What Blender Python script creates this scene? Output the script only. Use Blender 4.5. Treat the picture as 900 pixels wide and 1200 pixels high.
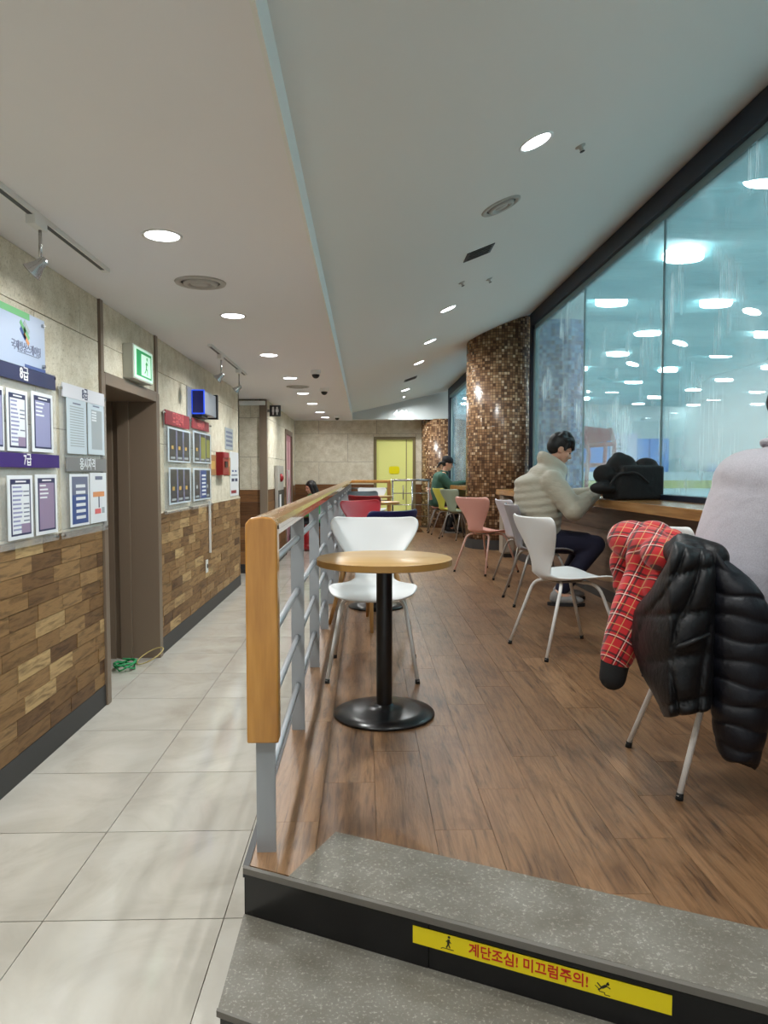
import bpy, bmesh, math, random
from mathutils import Vector, Matrix, Euler

# ------------------------------------------------------------------ clear
for o in list(bpy.data.objects):
    bpy.data.objects.remove(o, do_unlink=True)
SC = bpy.context.scene
COL = SC.collection
R = math.radians

# ------------------------------------------------------------------ camera
F_PX, CX, CY = 850.0, 450.0, 600.0
CAM_H = 1.49
YAW = math.atan(-22 / 850.0)          # turned slightly right of the corridor axis
PITCH = -math.atan(45 / 850.0)        # looking slightly down
cam_data = bpy.data.cameras.new('camera')
cam_data.sensor_fit = 'VERTICAL'
cam_data.sensor_height = 32.0
cam_data.lens = F_PX / 1200.0 * 32.0
cam_data.clip_start = 0.05
cam_data.clip_end = 200
cam = bpy.data.objects.new('camera', cam_data)
COL.objects.link(cam)
cam.location = (0, 0, CAM_H)
cam.rotation_euler = Euler((math.pi / 2 + PITCH, 0, YAW), 'XYZ')
SC.camera = cam
CAM_R = cam.rotation_euler.to_matrix()
CAM_P = Vector((0, 0, CAM_H))

# ------------------------------------------------------------------ world and exposure
w = bpy.data.worlds.new('world')
SC.world = w
w.use_nodes = True
w.node_tree.nodes['Background'].inputs[0].default_value = (0.92, 0.96, 1.0, 1)
w.node_tree.nodes['Background'].inputs[1].default_value = 0.75
SC.view_settings.view_transform = 'Standard'
SC.view_settings.look = 'None'
SC.view_settings.exposure = -0.06
SC.view_settings.gamma = 1.0
SC.view_settings.use_curve_mapping = False
SC.cycles.use_denoising = True
SC.cycles.max_bounces = 8
SC.cycles.transparent_max_bounces = 12
SC.cycles.caustics_reflective = False
SC.cycles.caustics_refractive = False
SC.cycles.sample_clamp_indirect = 4.0
DOWNLIGHT_W = 19.0
RINK_EMIT = 50.0


# ------------------------------------------------------------------ pixel helpers
def ray(px, py):
    return CAM_R @ Vector(((px - CX) / F_PX, (CY - py) / F_PX, -1.0))


def at_y(px, py, y):
    d = ray(px, py)
    return CAM_P + d * (y / d.y)


def at_z(px, py, z):
    d = ray(px, py)
    return CAM_P + d * ((z - CAM_H) / d.z)


def at_x(px, py, x):
    d = ray(px, py)
    return CAM_P + d * (x / d.x)


# ------------------------------------------------------------------ materials
def lin(c):
    def f(v):
        v /= 255.0
        return v / 12.92 if v <= 0.04045 else ((v + 0.055) / 1.055) ** 2.4
    return (f(c[0]), f(c[1]), f(c[2]), 1.0)


MATS = {}


def mat(name, rgb=(200, 200, 200), rough=0.5, metal=0.0, spec=0.5, emit=None, estr=0.0, coat=0.0, sheen=0.0):
    m = bpy.data.materials.new(name)
    m.use_nodes = True
    nt = m.node_tree
    b = nt.nodes['Principled BSDF']
    b.inputs['Base Color'].default_value = lin(rgb)
    b.inputs['Roughness'].default_value = rough
    b.inputs['Metallic'].default_value = metal
    b.inputs['Specular IOR Level'].default_value = spec
    if coat:
        b.inputs['Coat Weight'].default_value = coat
        b.inputs['Coat Roughness'].default_value = 0.08
    if sheen:
        b.inputs['Sheen Weight'].default_value = sheen
    if emit:
        b.inputs['Emission Color'].default_value = lin(emit)
        b.inputs['Emission Strength'].default_value = estr
    MATS[name] = m
    return m


def N(m, t, **kw):
    n = m.node_tree.nodes.new(t)
    for k, v in kw.items():
        setattr(n, k, v)
    return n


def L(m, a, b):
    m.node_tree.links.new(a, b)


def bsdf(m):
    return m.node_tree.nodes['Principled BSDF']


def ramp(m, fac, stops, mode='LINEAR'):
    r = N(m, 'ShaderNodeValToRGB')
    r.color_ramp.interpolation = mode
    els = r.color_ramp.elements
    els[0].position, els[0].color = stops[0][0], lin(stops[0][1])
    els[1].position, els[1].color = stops[-1][0], lin(stops[-1][1])
    for p, c in stops[1:-1]:
        e = els.new(p)
        e.color = lin(c)
    L(m, fac, r.inputs[0])
    return r


def coords(m, scale=(1, 1, 1), rand=0.0, kind='Object'):
    """object coordinates, scaled, optionally moved by a random amount for each object"""
    tc = N(m, 'ShaderNodeTexCoord')
    mp = N(m, 'ShaderNodeMapping')
    mp.inputs['Scale'].default_value = scale
    if rand:
        oi = N(m, 'ShaderNodeObjectInfo')
        mul = N(m, 'ShaderNodeMath', operation='MULTIPLY')
        mul.inputs[1].default_value = rand
        L(m, oi.outputs['Random'], mul.inputs[0])
        cb = N(m, 'ShaderNodeCombineXYZ')
        for i in range(3):
            L(m, mul.outputs[0], cb.inputs[i])
        L(m, cb.outputs[0], mp.inputs['Location'])
    L(m, tc.outputs[kind], mp.inputs['Vector'])
    return mp.outputs[0]


def noise(m, vec, scale, detail=4, rough=0.55, dist=0.0):
    n = N(m, 'ShaderNodeTexNoise')
    n.inputs['Scale'].default_value = scale
    n.inputs['Detail'].default_value = detail
    n.inputs['Roughness'].default_value = rough
    n.inputs['Distortion'].default_value = dist
    L(m, vec, n.inputs['Vector'])
    return n.outputs['Fac']


def bump(m, h, strength=0.3, dist=0.01):
    b = N(m, 'ShaderNodeBump')
    b.inputs['Strength'].default_value = strength
    b.inputs['Distance'].default_value = dist
    L(m, h, b.inputs['Height'])
    L(m, b.outputs[0], bsdf(m).inputs['Normal'])


def mixc(m, fac, a, b, blend='MIX'):
    n = N(m, 'ShaderNodeMix', data_type='RGBA', blend_type=blend)
    for idx, v in ((0, fac), (6, a), (7, b)):
        if isinstance(v, (int, float)):
            n.inputs[idx].default_value = v
        elif isinstance(v, tuple):
            n.inputs[idx].default_value = v
        else:
            L(m, v, n.inputs[idx])
    return n.outputs[2]


def wood_mat(name, tones, grain=(3, 40, 40), rough=0.45, spec=0.4, rand=30.0, bstr=0.15, per_object=True, streak=0.35):
    """wood: a tone for each object, streaks along the long axis"""
    m = mat(name, (150, 110, 70), rough, spec=spec)
    v = coords(m, grain, rand)
    n1 = noise(m, v, 1.0, 6, 0.6, 0.6)
    n2 = noise(m, v, 3.0, 3, 0.6)
    if per_object:
        oi = N(m, 'ShaderNodeObjectInfo')
        base = ramp(m, oi.outputs['Random'], tones).outputs[0]
    else:
        base = ramp(m, n1, tones).outputs[0]
    d = ramp(m, n1, [(0.3, (120, 110, 100)), (0.55, (255, 255, 255)), (0.8, (200, 190, 180))]).outputs[0]
    c = mixc(m, streak, base, mixc(m, 1.0, base, d, 'MULTIPLY'))
    L(m, c, bsdf(m).inputs['Base Color'])
    bump(m, n2, bstr, 0.003)
    return m


def build_mats():
    # beige fibre-board panels
    m = mat('panel_board', (200, 188, 160), 0.85, spec=0.2)
    v = coords(m, (1, 1, 1), 40)
    n = noise(m, v, 75, 5, 0.65, 1.0)
    n2 = noise(m, v, 9, 3)
    c = ramp(m, n, [(0.25, (174, 167, 148)), (0.45, (222, 215, 195)), (0.62, (233, 227, 210)), (0.8, (200, 192, 170))]).outputs[0]
    c2 = ramp(m, n2, [(0.3, (232, 228, 220)), (0.7, (255, 255, 255))]).outputs[0]
    L(m, mixc(m, 1.0, c, c2, 'MULTIPLY'), bsdf(m).inputs['Base Color'])
    bump(m, n, 0.5, 0.006)
    # wooden bricks
    wood_mat('wood_brick', [(0.0, (96, 68, 44)), (0.12, (126, 94, 60)), (0.5, (147, 113, 73)), (0.85, (164, 130, 88)), (1.0, (202, 170, 120))],
             (60, 5, 38), 0.6, 0.3, 40, 0.4, True, 0.75)
    wood_mat('wall_plank', [(0.0, (96, 62, 32)), (0.5, (122, 82, 46)), (1.0, (146, 102, 60))], (4, 60, 38), 0.5, 0.35, 40, 0.25, True, 0.6)
    # brown vinyl planks of the platform
    m = mat('floor_plank', (130, 92, 64), 0.3, spec=0.5)
    v = coords(m, (46, 3.4, 1), 60)
    n = noise(m, v, 1.0, 7, 0.68, 0.8)
    n2 = noise(m, v, 3.3, 4, 0.7)
    v3 = coords(m, (5, 2.5, 1), 60)
    n3 = noise(m, v3, 1.0, 4, 0.6, 0.5)
    oi = N(m, 'ShaderNodeObjectInfo')
    base = ramp(m, oi.outputs['Random'], [(0, (130, 98, 69)), (0.5, (139, 106, 76)), (1, (148, 115, 84))]).outputs[0]
    st = ramp(m, n, [(0.30, (70, 56, 46)), (0.44, (205, 198, 190)), (0.60, (255, 252, 248)), (0.78, (150, 134, 120))]).outputs[0]
    kn = ramp(m, n3, [(0.28, (140, 118, 100)), (0.5, (255, 255, 255))]).outputs[0]
    c = mixc(m, 0.85, base, mixc(m, 1.0, base, st, 'MULTIPLY'))
    c = mixc(m, 0.6, c, mixc(m, 1.0, c, kn, 'MULTIPLY'))
    L(m, c, bsdf(m).inputs['Base Color'])
    rr = N(m, 'ShaderNodeMapRange')
    rr.inputs['To Min'].default_value = 0.2
    rr.inputs['To Max'].default_value = 0.48
    L(m, n2, rr.inputs['Value'])
    L(m, rr.outputs[0], bsdf(m).inputs['Roughness'])
    bump(m, n2, 0.22, 0.004)
    # polished cream floor tiles
    m = mat('floor_tile', (214, 206, 192), 0.07, spec=0.5)
    v = coords(m, (1, 1, 1), 25)
    n = noise(m, v, 2.2, 5, 0.6, 1.0)
    L(m, ramp(m, n, [(0.25, (176, 171, 160)), (0.5, (194, 190, 180)), (0.8, (206, 203, 194))]).outputs[0], bsdf(m).inputs['Base Color'])
    nb = noise(m, v, 7, 2)
    bump(m, nb, 0.04, 0.01)
    mat('grout', (112, 100, 86), 0.85)
    # grey stair nosing sheet
    m = mat('tread_sheet', (118, 114, 106), 0.55)
    v = coords(m)
    n = noise(m, v, 120, 3, 0.7)
    n2 = noise(m, v, 7, 4)
    c = ramp(m, n, [(0.0, (112, 109, 101)), (0.56, (124, 121, 112)), (0.66, (168, 165, 156)), (1, (190, 186, 178))]).outputs[0]
    d = ramp(m, n2, [(0.3, (205, 200, 192)), (0.7, (255, 255, 255))]).outputs[0]
    L(m, mixc(m, 1.0, c, d, 'MULTIPLY'), bsdf(m).inputs['Base Color'])
    bump(m, n, 0.25, 0.003)
    mat('tread_edge', (104, 100, 93), 0.6)
    mat('riser_black', (16, 16, 18), 0.22, spec=0.5)
    mat('sign_yellow', (238, 216, 26), 0.35)
    mat('sign_red', (196, 34, 26), 0.5)
    mat('sign_ink', (28, 28, 26), 0.5)
    mat('plinth_black', (38, 38, 40), 0.45)
    mat('ceiling_paint', (236, 236, 238), 0.9, spec=0.2)
    mat('ceiling_paint_cool', (228, 228, 224), 0.9, spec=0.2)
    mat('bulkhead_paint', (204, 212, 212), 0.8)
    mat('fascia_white', (232, 234, 230), 0.6)
    mat('door_brown', (124, 108, 92), 0.4, spec=0.35)
    mat('door_leaf_brown', (104, 88, 74), 0.5)
    mat('door_dark', (40, 32, 28), 0.6)
    mat('cap_cream', (222, 212, 190), 0.6)
    mat('rail_grey', (158, 162, 166), 0.42, metal=0.25)
    m = mat('rail_wood', (186, 132, 60), 0.28, spec=0.5, coat=0.4)
    v = coords(m, (30, 30, 3))
    n = noise(m, v, 1, 4)
    L(m, ramp(m, n, [(0.3, (164, 110, 46)), (0.6, (190, 135, 62)), (0.8, (204, 150, 76))]).outputs[0], bsdf(m).inputs['Base Color'])
    m = mat('rail_wood_long', (186, 132, 60), 0.22, spec=0.5, coat=0.6)
    v = coords(m, (30, 2, 30))
    n = noise(m, v, 1, 4)
    L(m, ramp(m, n, [(0.3, (150, 102, 44)), (0.6, (182, 130, 64)), (0.8, (200, 150, 84))]).outputs[0], bsdf(m).inputs['Base Color'])
    m = mat('table_wood', (196, 160, 108), 0.3, spec=0.5)
    v = coords(m, (2, 30, 30))
    n = noise(m, v, 1, 4)
    L(m, ramp(m, n, [(0.3, (186, 148, 96)), (0.6, (200, 165, 112)), (0.8, (212, 180, 130))]).outputs[0], bsdf(m).inputs['Base Color'])
    mat('table_edge', (164, 124, 66), 0.35)
    mat('black_metal', (14, 15, 18), 0.28, metal=0.0, spec=0.6)
    mat('rubber', (22, 22, 22), 0.8)
    m = mat('counter_wood', (150, 108, 62), 0.25, spec=0.5)
    v = coords(m, (30, 1.5, 30))
    n = noise(m, v, 1, 5)
    L(m, ramp(m, n, [(0.3, (124, 84, 44)), (0.55, (156, 112, 64)), (0.8, (176, 132, 82))]).outputs[0], bsdf(m).inputs['Base Color'])
    m = mat('counter_base', (104, 82, 66), 0.55)
    v = coords(m, (1, 2, 30))
    n = noise(m, v, 1, 5)
    L(m, ramp(m, n, [(0.3, (92, 72, 58)), (0.7, (118, 94, 76))]).outputs[0], bsdf(m).inputs['Base Color'])
    mat('cabinet_grey', (150, 138, 124), 0.5)
    # chairs
    for nm, c in (('white', (232, 234, 234)), ('red', (186, 32, 44)), ('dark_red', (128, 16, 30)), ('navy', (26, 28, 78)),
                  ('charcoal', (74, 80, 84)), ('pink', (226, 168, 156)), ('grey', (150, 150, 156)), ('lilac', (214, 212, 222)),  # lilac is the white shell with shade put into its colour
                  ('yellow', (206, 206, 88)), ('sage', (150, 164, 144))):
        mat('shell_' + nm, c, 0.35, spec=0.45)
    mat('leg_white', (226, 226, 224), 0.35, spec=0.5)
    mat('leg_chrome', (168, 164, 160), 0.3, metal=0.5)
    mat('leg_pink', (226, 184, 172), 0.35)
    mat('leg_wood', (196, 150, 92), 0.5)
    # frame and glass
    mat('frame_navy', (26, 37, 54), 0.45)
    mat('frame_inner', (120, 146, 150), 0.4)
    # mosaics
    for nm, stops, mortar, bw in (
            ('mosaic_brown', [(0.0, (84, 58, 40)), (0.25, (116, 84, 58)), (0.5, (142, 107, 76)), (0.75, (166, 130, 96)), (0.93, (188, 156, 120)), (1.0, (228, 204, 172))], (74, 58, 46), 0.040),
            ('mosaic_blue', [(0.0, (14, 30, 76)), (0.25, (34, 70, 138)), (0.6, (76, 124, 188)), (1.0, (146, 188, 224))], (96, 130, 170), 0.060)):
        m = mat(nm, (120, 90, 60), 0.25, spec=0.6)
        uv = N(m, 'ShaderNodeUVMap', uv_map='UVMap')
        s = N(m, 'ShaderNodeVectorMath', operation='SCALE')
        s.inputs['Scale'].default_value = 1.0 / bw
        L(m, uv.outputs[0], s.inputs[0])
        fl = N(m, 'ShaderNodeVectorMath', operation='FLOOR')
        L(m, s.outputs[0], fl.inputs[0])
        wn = N(m, 'ShaderNodeTexWhiteNoise', noise_dimensions='3D')
        L(m, fl.outputs[0], wn.inputs['Vector'])
        fr = N(m, 'ShaderNodeVectorMath', operation='FRACTION')
        L(m, s.outputs[0], fr.inputs[0])
        sep = N(m, 'ShaderNodeSeparateXYZ')
        L(m, fr.outputs[0], sep.inputs[0])

        def edge(o):
            a = N(m, 'ShaderNodeMath', operation='SUBTRACT')
            L(m, o, a.inputs[0])
            a.inputs[1].default_value = 0.5
            b = N(m, 'ShaderNodeMath', operation='ABSOLUTE')
            L(m, a.outputs[0], b.inputs[0])
            return b.outputs[0]
        mx = N(m, 'ShaderNodeMath', operation='MAXIMUM')
        L(m, edge(sep.outputs[0]), mx.inputs[0])
        L(m, edge(sep.outputs[1]), mx.inputs[1])
        gt = N(m, 'ShaderNodeMath', operation='GREATER_THAN')
        L(m, mx.outputs[0], gt.inputs[0])
        gt.inputs[1].default_value = 0.43
        c = ramp(m, wn.outputs['Value'], stops).outputs[0]
        L(m, mixc(m, gt.outputs[0], c, lin(mortar)), bsdf(m).inputs['Base Color'])
        inv = N(m, 'ShaderNodeMath', operation='SUBTRACT')
        inv.inputs[0].default_value = 1.0
        L(m, gt.outputs[0], inv.inputs[1])
        ad = N(m, 'ShaderNodeMath', operation='MULTIPLY_ADD')
        L(m, wn.outputs['Value'], ad.inputs[0])
        ad.inputs[1].default_value = 0.5
        L(m, inv.outputs[0], ad.inputs[2])
        bump(m, ad.outputs[0], 0.35, 0.004)
    # boards on the wall
    mat('acrylic', (236, 240, 240), 0.1, spec=0.5)
    m = MATS['acrylic']
    bsdf(m).inputs['Alpha'].default_value = 0.16
    mat('paper', (232, 236, 240), 0.35)
    mat('paper_cool', (206, 218, 226), 0.35)
    mat('header_navy', (40, 44, 84), 0.4)
    mat('header_purple', (58, 28, 112), 0.4)
    mat('header_white', (226, 226, 232), 0.4)
    mat('header_grey', (128, 128, 128), 0.4)
    mat('header_red', (150, 44, 56), 0.4)
    mat('poster_blue', (176, 190, 214), 0.3)
    mat('print_navy', (46, 50, 88), 0.5)
    mat('print_lilac', (150, 152, 190), 0.5)
    mat('print_mauve', (150, 132, 160), 0.5)
    mat('print_grey', (168, 176, 180), 0.5)
    mat('print_dark', (64, 66, 72), 0.3)
    mat('print_olive', (150, 150, 74), 0.4)
    mat('print_blue', (62, 84, 142), 0.5)
    mat('print_orange', (220, 150, 100), 0.5)
    mat('print_green', (120, 186, 130), 0.5)
    mat('print_pink', (220, 110, 110), 0.5)
    mat('print_gold', (206, 166, 90), 0.4)
    mat('ink_white', (240, 240, 240), 0.5)
    mat('ink_grey', (110, 116, 140), 0.5)
    mat('steel', (190, 190, 190), 0.25, metal=0.9)
    mat('silver_paint', (170, 176, 186), 0.35, metal=0.3)
    mat('copper_board', (170, 124, 78), 0.5)
    mat('fire_red', (140, 20, 26), 0.35)
    mat('white_plastic', (228, 228, 224), 0.4)
    mat('black_plastic', (20, 20, 22), 0.4)
    mat('sign_charcoal', (44, 46, 48), 0.4)
    mat('exit_green', (8, 130, 76), 0.4, emit=(10, 170, 90), estr=0.35)
    mat('exit_white', (200, 240, 216), 0.4, emit=(220, 255, 235), estr=0.3)
    mat('exit_case', (196, 198, 188), 0.4)
    mat('blue_glow', (30, 70, 200), 0.4, emit=(40, 90, 255), estr=0.8)
    mat('screen_blue', (6, 10, 46), 0.15, emit=(8, 16, 90), estr=0.6)
    mat('clock_glow', (240, 250, 255), 0.4, emit=(240, 250, 255), estr=2.2)
    mat('lamp_lens', (255, 255, 255), 0.4, emit=(250, 252, 255), estr=14.0)
    mat('lamp_trim', (226, 226, 224), 0.4)
    mat('vent_grey', (172, 168, 160), 0.5)
    mat('vent_dark', (52, 50, 48), 0.6)
    # doors
    mat('door_pink', (190, 130, 142), 0.4)
    mat('door_pink_pale', (222, 176, 184), 0.35)
    mat('door_yellow_glow', (222, 222, 140), 0.4, emit=(214, 220, 110), estr=0.12)  # slight glow added to the door colour; the door is no lamp
    mat('door_frame_olive', (118, 104, 70), 0.5)
    mat('notice_yellow', (240, 226, 0), 0.4)
    # rink
    mat('rink_ice', (224, 238, 242), 0.25, spec=0.5)
    m = mat('rink_ceiling', (104, 186, 194), 0.7)
    v = coords(m, (0.25, 1.1, 1))
    n = noise(m, v, 0.8, 4, 0.5, 0.8)
    L(m, ramp(m, n, [(0.3, (104, 168, 176)), (0.7, (152, 198, 200))]).outputs[0], bsdf(m).inputs['Base Color'])
    bump(m, n, 0.6, 0.5)
    mat('rink_wall', (190, 206, 206), 0.8)
    mat('rink_pad_blue', (20, 122, 212), 0.5)
    mat('rink_board_white', (222, 230, 232), 0.4)
    mat('rink_kick_yellow', (214, 206, 128), 0.5)
    mat('rink_lamp', (255, 255, 255), 0.4, emit=(245, 252, 255), estr=RINK_EMIT)
    mat('red_frame', (170, 18, 40), 0.4)
    mat('notice_lilac', (214, 206, 236), 0.4)
    # people and cloth
    m = mat('skin', (214, 164, 138), 0.5)
    bsdf(m).inputs['Subsurface Weight'].default_value = 0.12
    bsdf(m).inputs['Subsurface Radius'].default_value = (0.02, 0.008, 0.004)
    mat('hair_black', (18, 17, 18), 0.55)
    mat('eye_dark', (24, 18, 16), 0.2)
    mat('lip', (178, 110, 100), 0.5)
    m = mat('puffer_beige', (186, 180, 162), 0.6, sheen=0.2)
    v = coords(m, (1, 1, 1))
    bump(m, noise(m, coords(m, (1, 1, 2.2)), 16, 4), 0.5, 0.014)
    m = mat('sweat_grey', (170, 168, 176), 0.9, sheen=0.3)
    v = coords(m)
    n = noise(m, v, 240, 3)
    L(m, ramp(m, n, [(0.3, (158, 155, 163)), (0.7, (178, 175, 183))]).outputs[0], bsdf(m).inputs['Base Color'])
    n2 = noise(m, coords(m, (1.0, 1.0, 1.8)), 5, 2, 0.4, 0.6)
    bump(m, n2, 0.35, 0.03)
    mat('trouser_navy', (24, 24, 48), 0.85)
    mat('trouser_black', (18, 18, 22), 0.85)
    m = mat('sweat_green', (52, 88, 74), 0.85)
    bump(m, noise(m, coords(m), 12, 3), 0.5, 0.02)
    mat('top_green', (66, 150, 84), 0.85)
    mat('cap_black', (16, 18, 22), 0.8)
    mat('shoe_black', (26, 26, 28), 0.6)
    mat('shoe_white', (138, 136, 134), 0.6)
    m = mat('puffer_black', (15, 15, 18), 0.46, spec=0.35)
    bump(m, noise(m, coords(m), 30, 4), 0.45, 0.008)
    m = mat('puffer_navy', (13, 14, 22), 0.46, spec=0.35)
    bump(m, noise(m, coords(m, (1, 1, 0.5)), 30, 4), 0.45, 0.008)
    mat('cuff_black', (14, 14, 16), 0.8)
    m = mat('bag_black', (8, 8, 10), 0.8)
    bump(m, noise(m, coords(m), 18, 5), 0.6, 0.01)
    mat('phone_white', (226, 232, 236), 0.3)
    mat('cable_green', (40, 150, 90), 0.5)
    mat('cable_tan', (190, 170, 110), 0.5)
    # red tartan cloth
    m = mat('tartan', (190, 28, 34), 0.8, sheen=0.2)
    tc = N(m, 'ShaderNodeTexCoord')
    fx, fy = 0.4229, 0.9062                      # the way the hung cloth faces
    ax_a = (0.9 * fy, -0.9 * fx, -0.42)
    ax_b = (0.42 * fy + 0.5 * fx, -0.42 * fx + 0.5 * fy, 0.9)
    dots = []
    for ax in (ax_a, ax_b):
        dn = N(m, 'ShaderNodeVectorMath', operation='DOT_PRODUCT')
        L(m, tc.outputs['Object'], dn.inputs[0])
        dn.inputs[1].default_value = ax
        dots.append(dn.outputs['Value'])

    def stripes(o, period, offset, width):
        a = N(m, 'ShaderNodeMath', operation='MULTIPLY_ADD')
        L(m, o, a.inputs[0])
        a.inputs[1].default_value = 1.0 / period
        a.inputs[2].default_value = offset
        f = N(m, 'ShaderNodeMath', operation='FRACT')
        L(m, a.outputs[0], f.inputs[0])
        g = N(m, 'ShaderNodeMath', operation='LESS_THAN')
        L(m, f.outputs[0], g.inputs[0])
        g.inputs[1].default_value = width
        return g.outputs[0]
    c = lin((190, 26, 34))
    for (per, off, wd, colr, fac) in ((0.078, 0.0, 0.10, (20, 12, 16), 0.8), (0.078, 0.22, 0.07, (20, 12, 16), 0.75),
                                      (0.078, 0.14, 0.035, (236, 224, 210), 0.75), (0.078, 0.62, 0.04, (206, 170, 110), 0.7)):
        for ax, o in ((0, 0.0), (1, 0.13)):
            s = stripes(dots[ax], per, off + o, wd)
            q = N(m, 'ShaderNodeMath', operation='MULTIPLY')
            L(m, s, q.inputs[0])
            q.inputs[1].default_value = fac
            c = mixc(m, q.outputs[0], c, lin(colr))
    L(m, c, bsdf(m).inputs['Base Color'])
    # window glass with condensation: clear teal pane, white breath and run marks
    for nm, tint in (('glass_wet', (0.86, 0.95, 0.96, 1)), ('glass_far', (0.80, 0.90, 0.95, 1))):
        m = bpy.data.materials.new(nm)
        m.use_nodes = True
        MATS[nm] = m
        nt = m.node_tree
        nt.nodes.remove(bsdf(m))
        out = nt.nodes['Material Output']
        tr = N(m, 'ShaderNodeBsdfTransparent')
        tr.inputs[0].default_value = tint
        gl = N(m, 'ShaderNodeBsdfGlossy')
        gl.inputs['Roughness'].default_value = 0.02
        fre = N(m, 'ShaderNodeFresnel')
        fre.inputs[0].default_value = 1.35
        mfr = N(m, 'ShaderNodeMath', operation='MULTIPLY')
        L(m, fre.outputs[0], mfr.inputs[0])
        mfr.inputs[1].default_value = 0.55
        m1 = N(m, 'ShaderNodeMixShader')
        L(m, mfr.outputs[0], m1.inputs[0])
        L(m, tr.outputs[0], m1.inputs[1])
        L(m, gl.outputs[0], m1.inputs[2])
        tl = N(m, 'ShaderNodeBsdfTranslucent')
        tl.inputs[0].default_value = (0.9, 0.96, 0.96, 1)
        df = N(m, 'ShaderNodeBsdfDiffuse')
        df.inputs[0].default_value = (0.85, 0.9, 0.9, 1)
        fog = N(m, 'ShaderNodeMixShader')
        fog.inputs[0].default_value = 0.35
        L(m, tl.outputs[0], fog.inputs[1])
        L(m, df.outputs[0], fog.inputs[2])
        tc = N(m, 'ShaderNodeTexCoord')
        pos = tc.outputs['Object']
        sp = N(m, 'ShaderNodeSeparateXYZ')
        L(m, pos, sp.inputs[0])
        # breath patches
        nb = noise(m, pos, 0.9, 4, 0.6, 0.3)
        pr = N(m, 'ShaderNodeMapRange')
        pr.inputs['From Min'].default_value = 0.56
        pr.inputs['From Max'].default_value = 0.80
        pr.inputs['To Min'].default_value = 0.0
        pr.inputs['To Max'].default_value = 0.35
        L(m, nb, pr.inputs['Value'])
        # run marks: noise drawn out vertically
        mp = N(m, 'ShaderNodeMapping')
        mp.inputs['Scale'].default_value = (1, 34, 1.2)
        L(m, pos, mp.inputs['Vector'])
        ns = noise(m, mp.outputs[0], 1.0, 3, 0.6)
        sr = N(m, 'ShaderNodeMapRange')
        sr.inputs['From Min'].default_value = 0.54
        sr.inputs['From Max'].default_value = 0.70
        L(m, ns, sr.inputs['Value'])
        nm2 = noise(m, pos, 1.7, 3, 0.5)
        mr = N(m, 'ShaderNodeMapRange')
        mr.inputs['From Min'].default_value = 0.50
        mr.inputs['From Max'].default_value = 0.64
        L(m, nm2, mr.inputs['Value'])
        ml = N(m, 'ShaderNodeMath', operation='MULTIPLY')
        L(m, sr.outputs[0], ml.inputs[0])
        L(m, mr.outputs[0], ml.inputs[1])
        ml2 = N(m, 'ShaderNodeMath', operation='MULTIPLY')
        L(m, ml.outputs[0], ml2.inputs[0])
        ml2.inputs[1].default_value = 0.75
        # misted band low on the glass (warm breath of the people at the counter)
        bz = N(m, 'ShaderNodeMapRange', interpolation_type='SMOOTHSTEP')
        bz.inputs['From Min'].default_value = 2.35
        bz.inputs['From Max'].default_value = 1.75
        L(m, sp.outputs[2], bz.inputs['Value'])
        by = N(m, 'ShaderNodeMapRange', interpolation_type='SMOOTHSTEP')
        by.inputs['From Min'].default_value = 5.6
        by.inputs['From Max'].default_value = 4.9
        L(m, sp.outputs[1], by.inputs['Value'])
        low = N(m, 'ShaderNodeMapRange', interpolation_type='SMOOTHSTEP')
        low.inputs['From Min'].default_value = 1.46
        low.inputs['From Max'].default_value = 1.60
        L(m, sp.outputs[2], low.inputs['Value'])
        b1 = N(m, 'ShaderNodeMath', operation='MULTIPLY')
        L(m, bz.outputs[0], b1.inputs[0])
        L(m, by.outputs[0], b1.inputs[1])
        b2 = N(m, 'ShaderNodeMath', operation='MULTIPLY')
        L(m, b1.outputs[0], b2.inputs[0])
        L(m, low.outputs[0], b2.inputs[1])
        b3 = N(m, 'ShaderNodeMath', operation='MULTIPLY')
        L(m, b2.outputs[0], b3.inputs[0])
        b3.inputs[1].default_value = 0.66
        s1 = N(m, 'ShaderNodeMath', operation='ADD')
        L(m, pr.outputs[0], s1.inputs[0])
        L(m, ml2.outputs[0], s1.inputs[1])
        s2 = N(m, 'ShaderNodeMath', operation='ADD')
        L(m, s1.outputs[0], s2.inputs[0])
        L(m, b3.outputs[0], s2.inputs[1])
        s3 = N(m, 'ShaderNodeMath', operation='ADD')
        L(m, s2.outputs[0], s3.inputs[0])
        s3.inputs[1].default_value = 0.085
        s3.use_clamp = True
        m2 = N(m, 'ShaderNodeMixShader')
        L(m, s3.outputs[0], m2.inputs[0])
        L(m, m1.outputs[0], m2.inputs[1])
        L(m, fog.outputs[0], m2.inputs[2])
        L(m, m2.outputs[0], out.inputs['Surface'])


build_mats()


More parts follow.
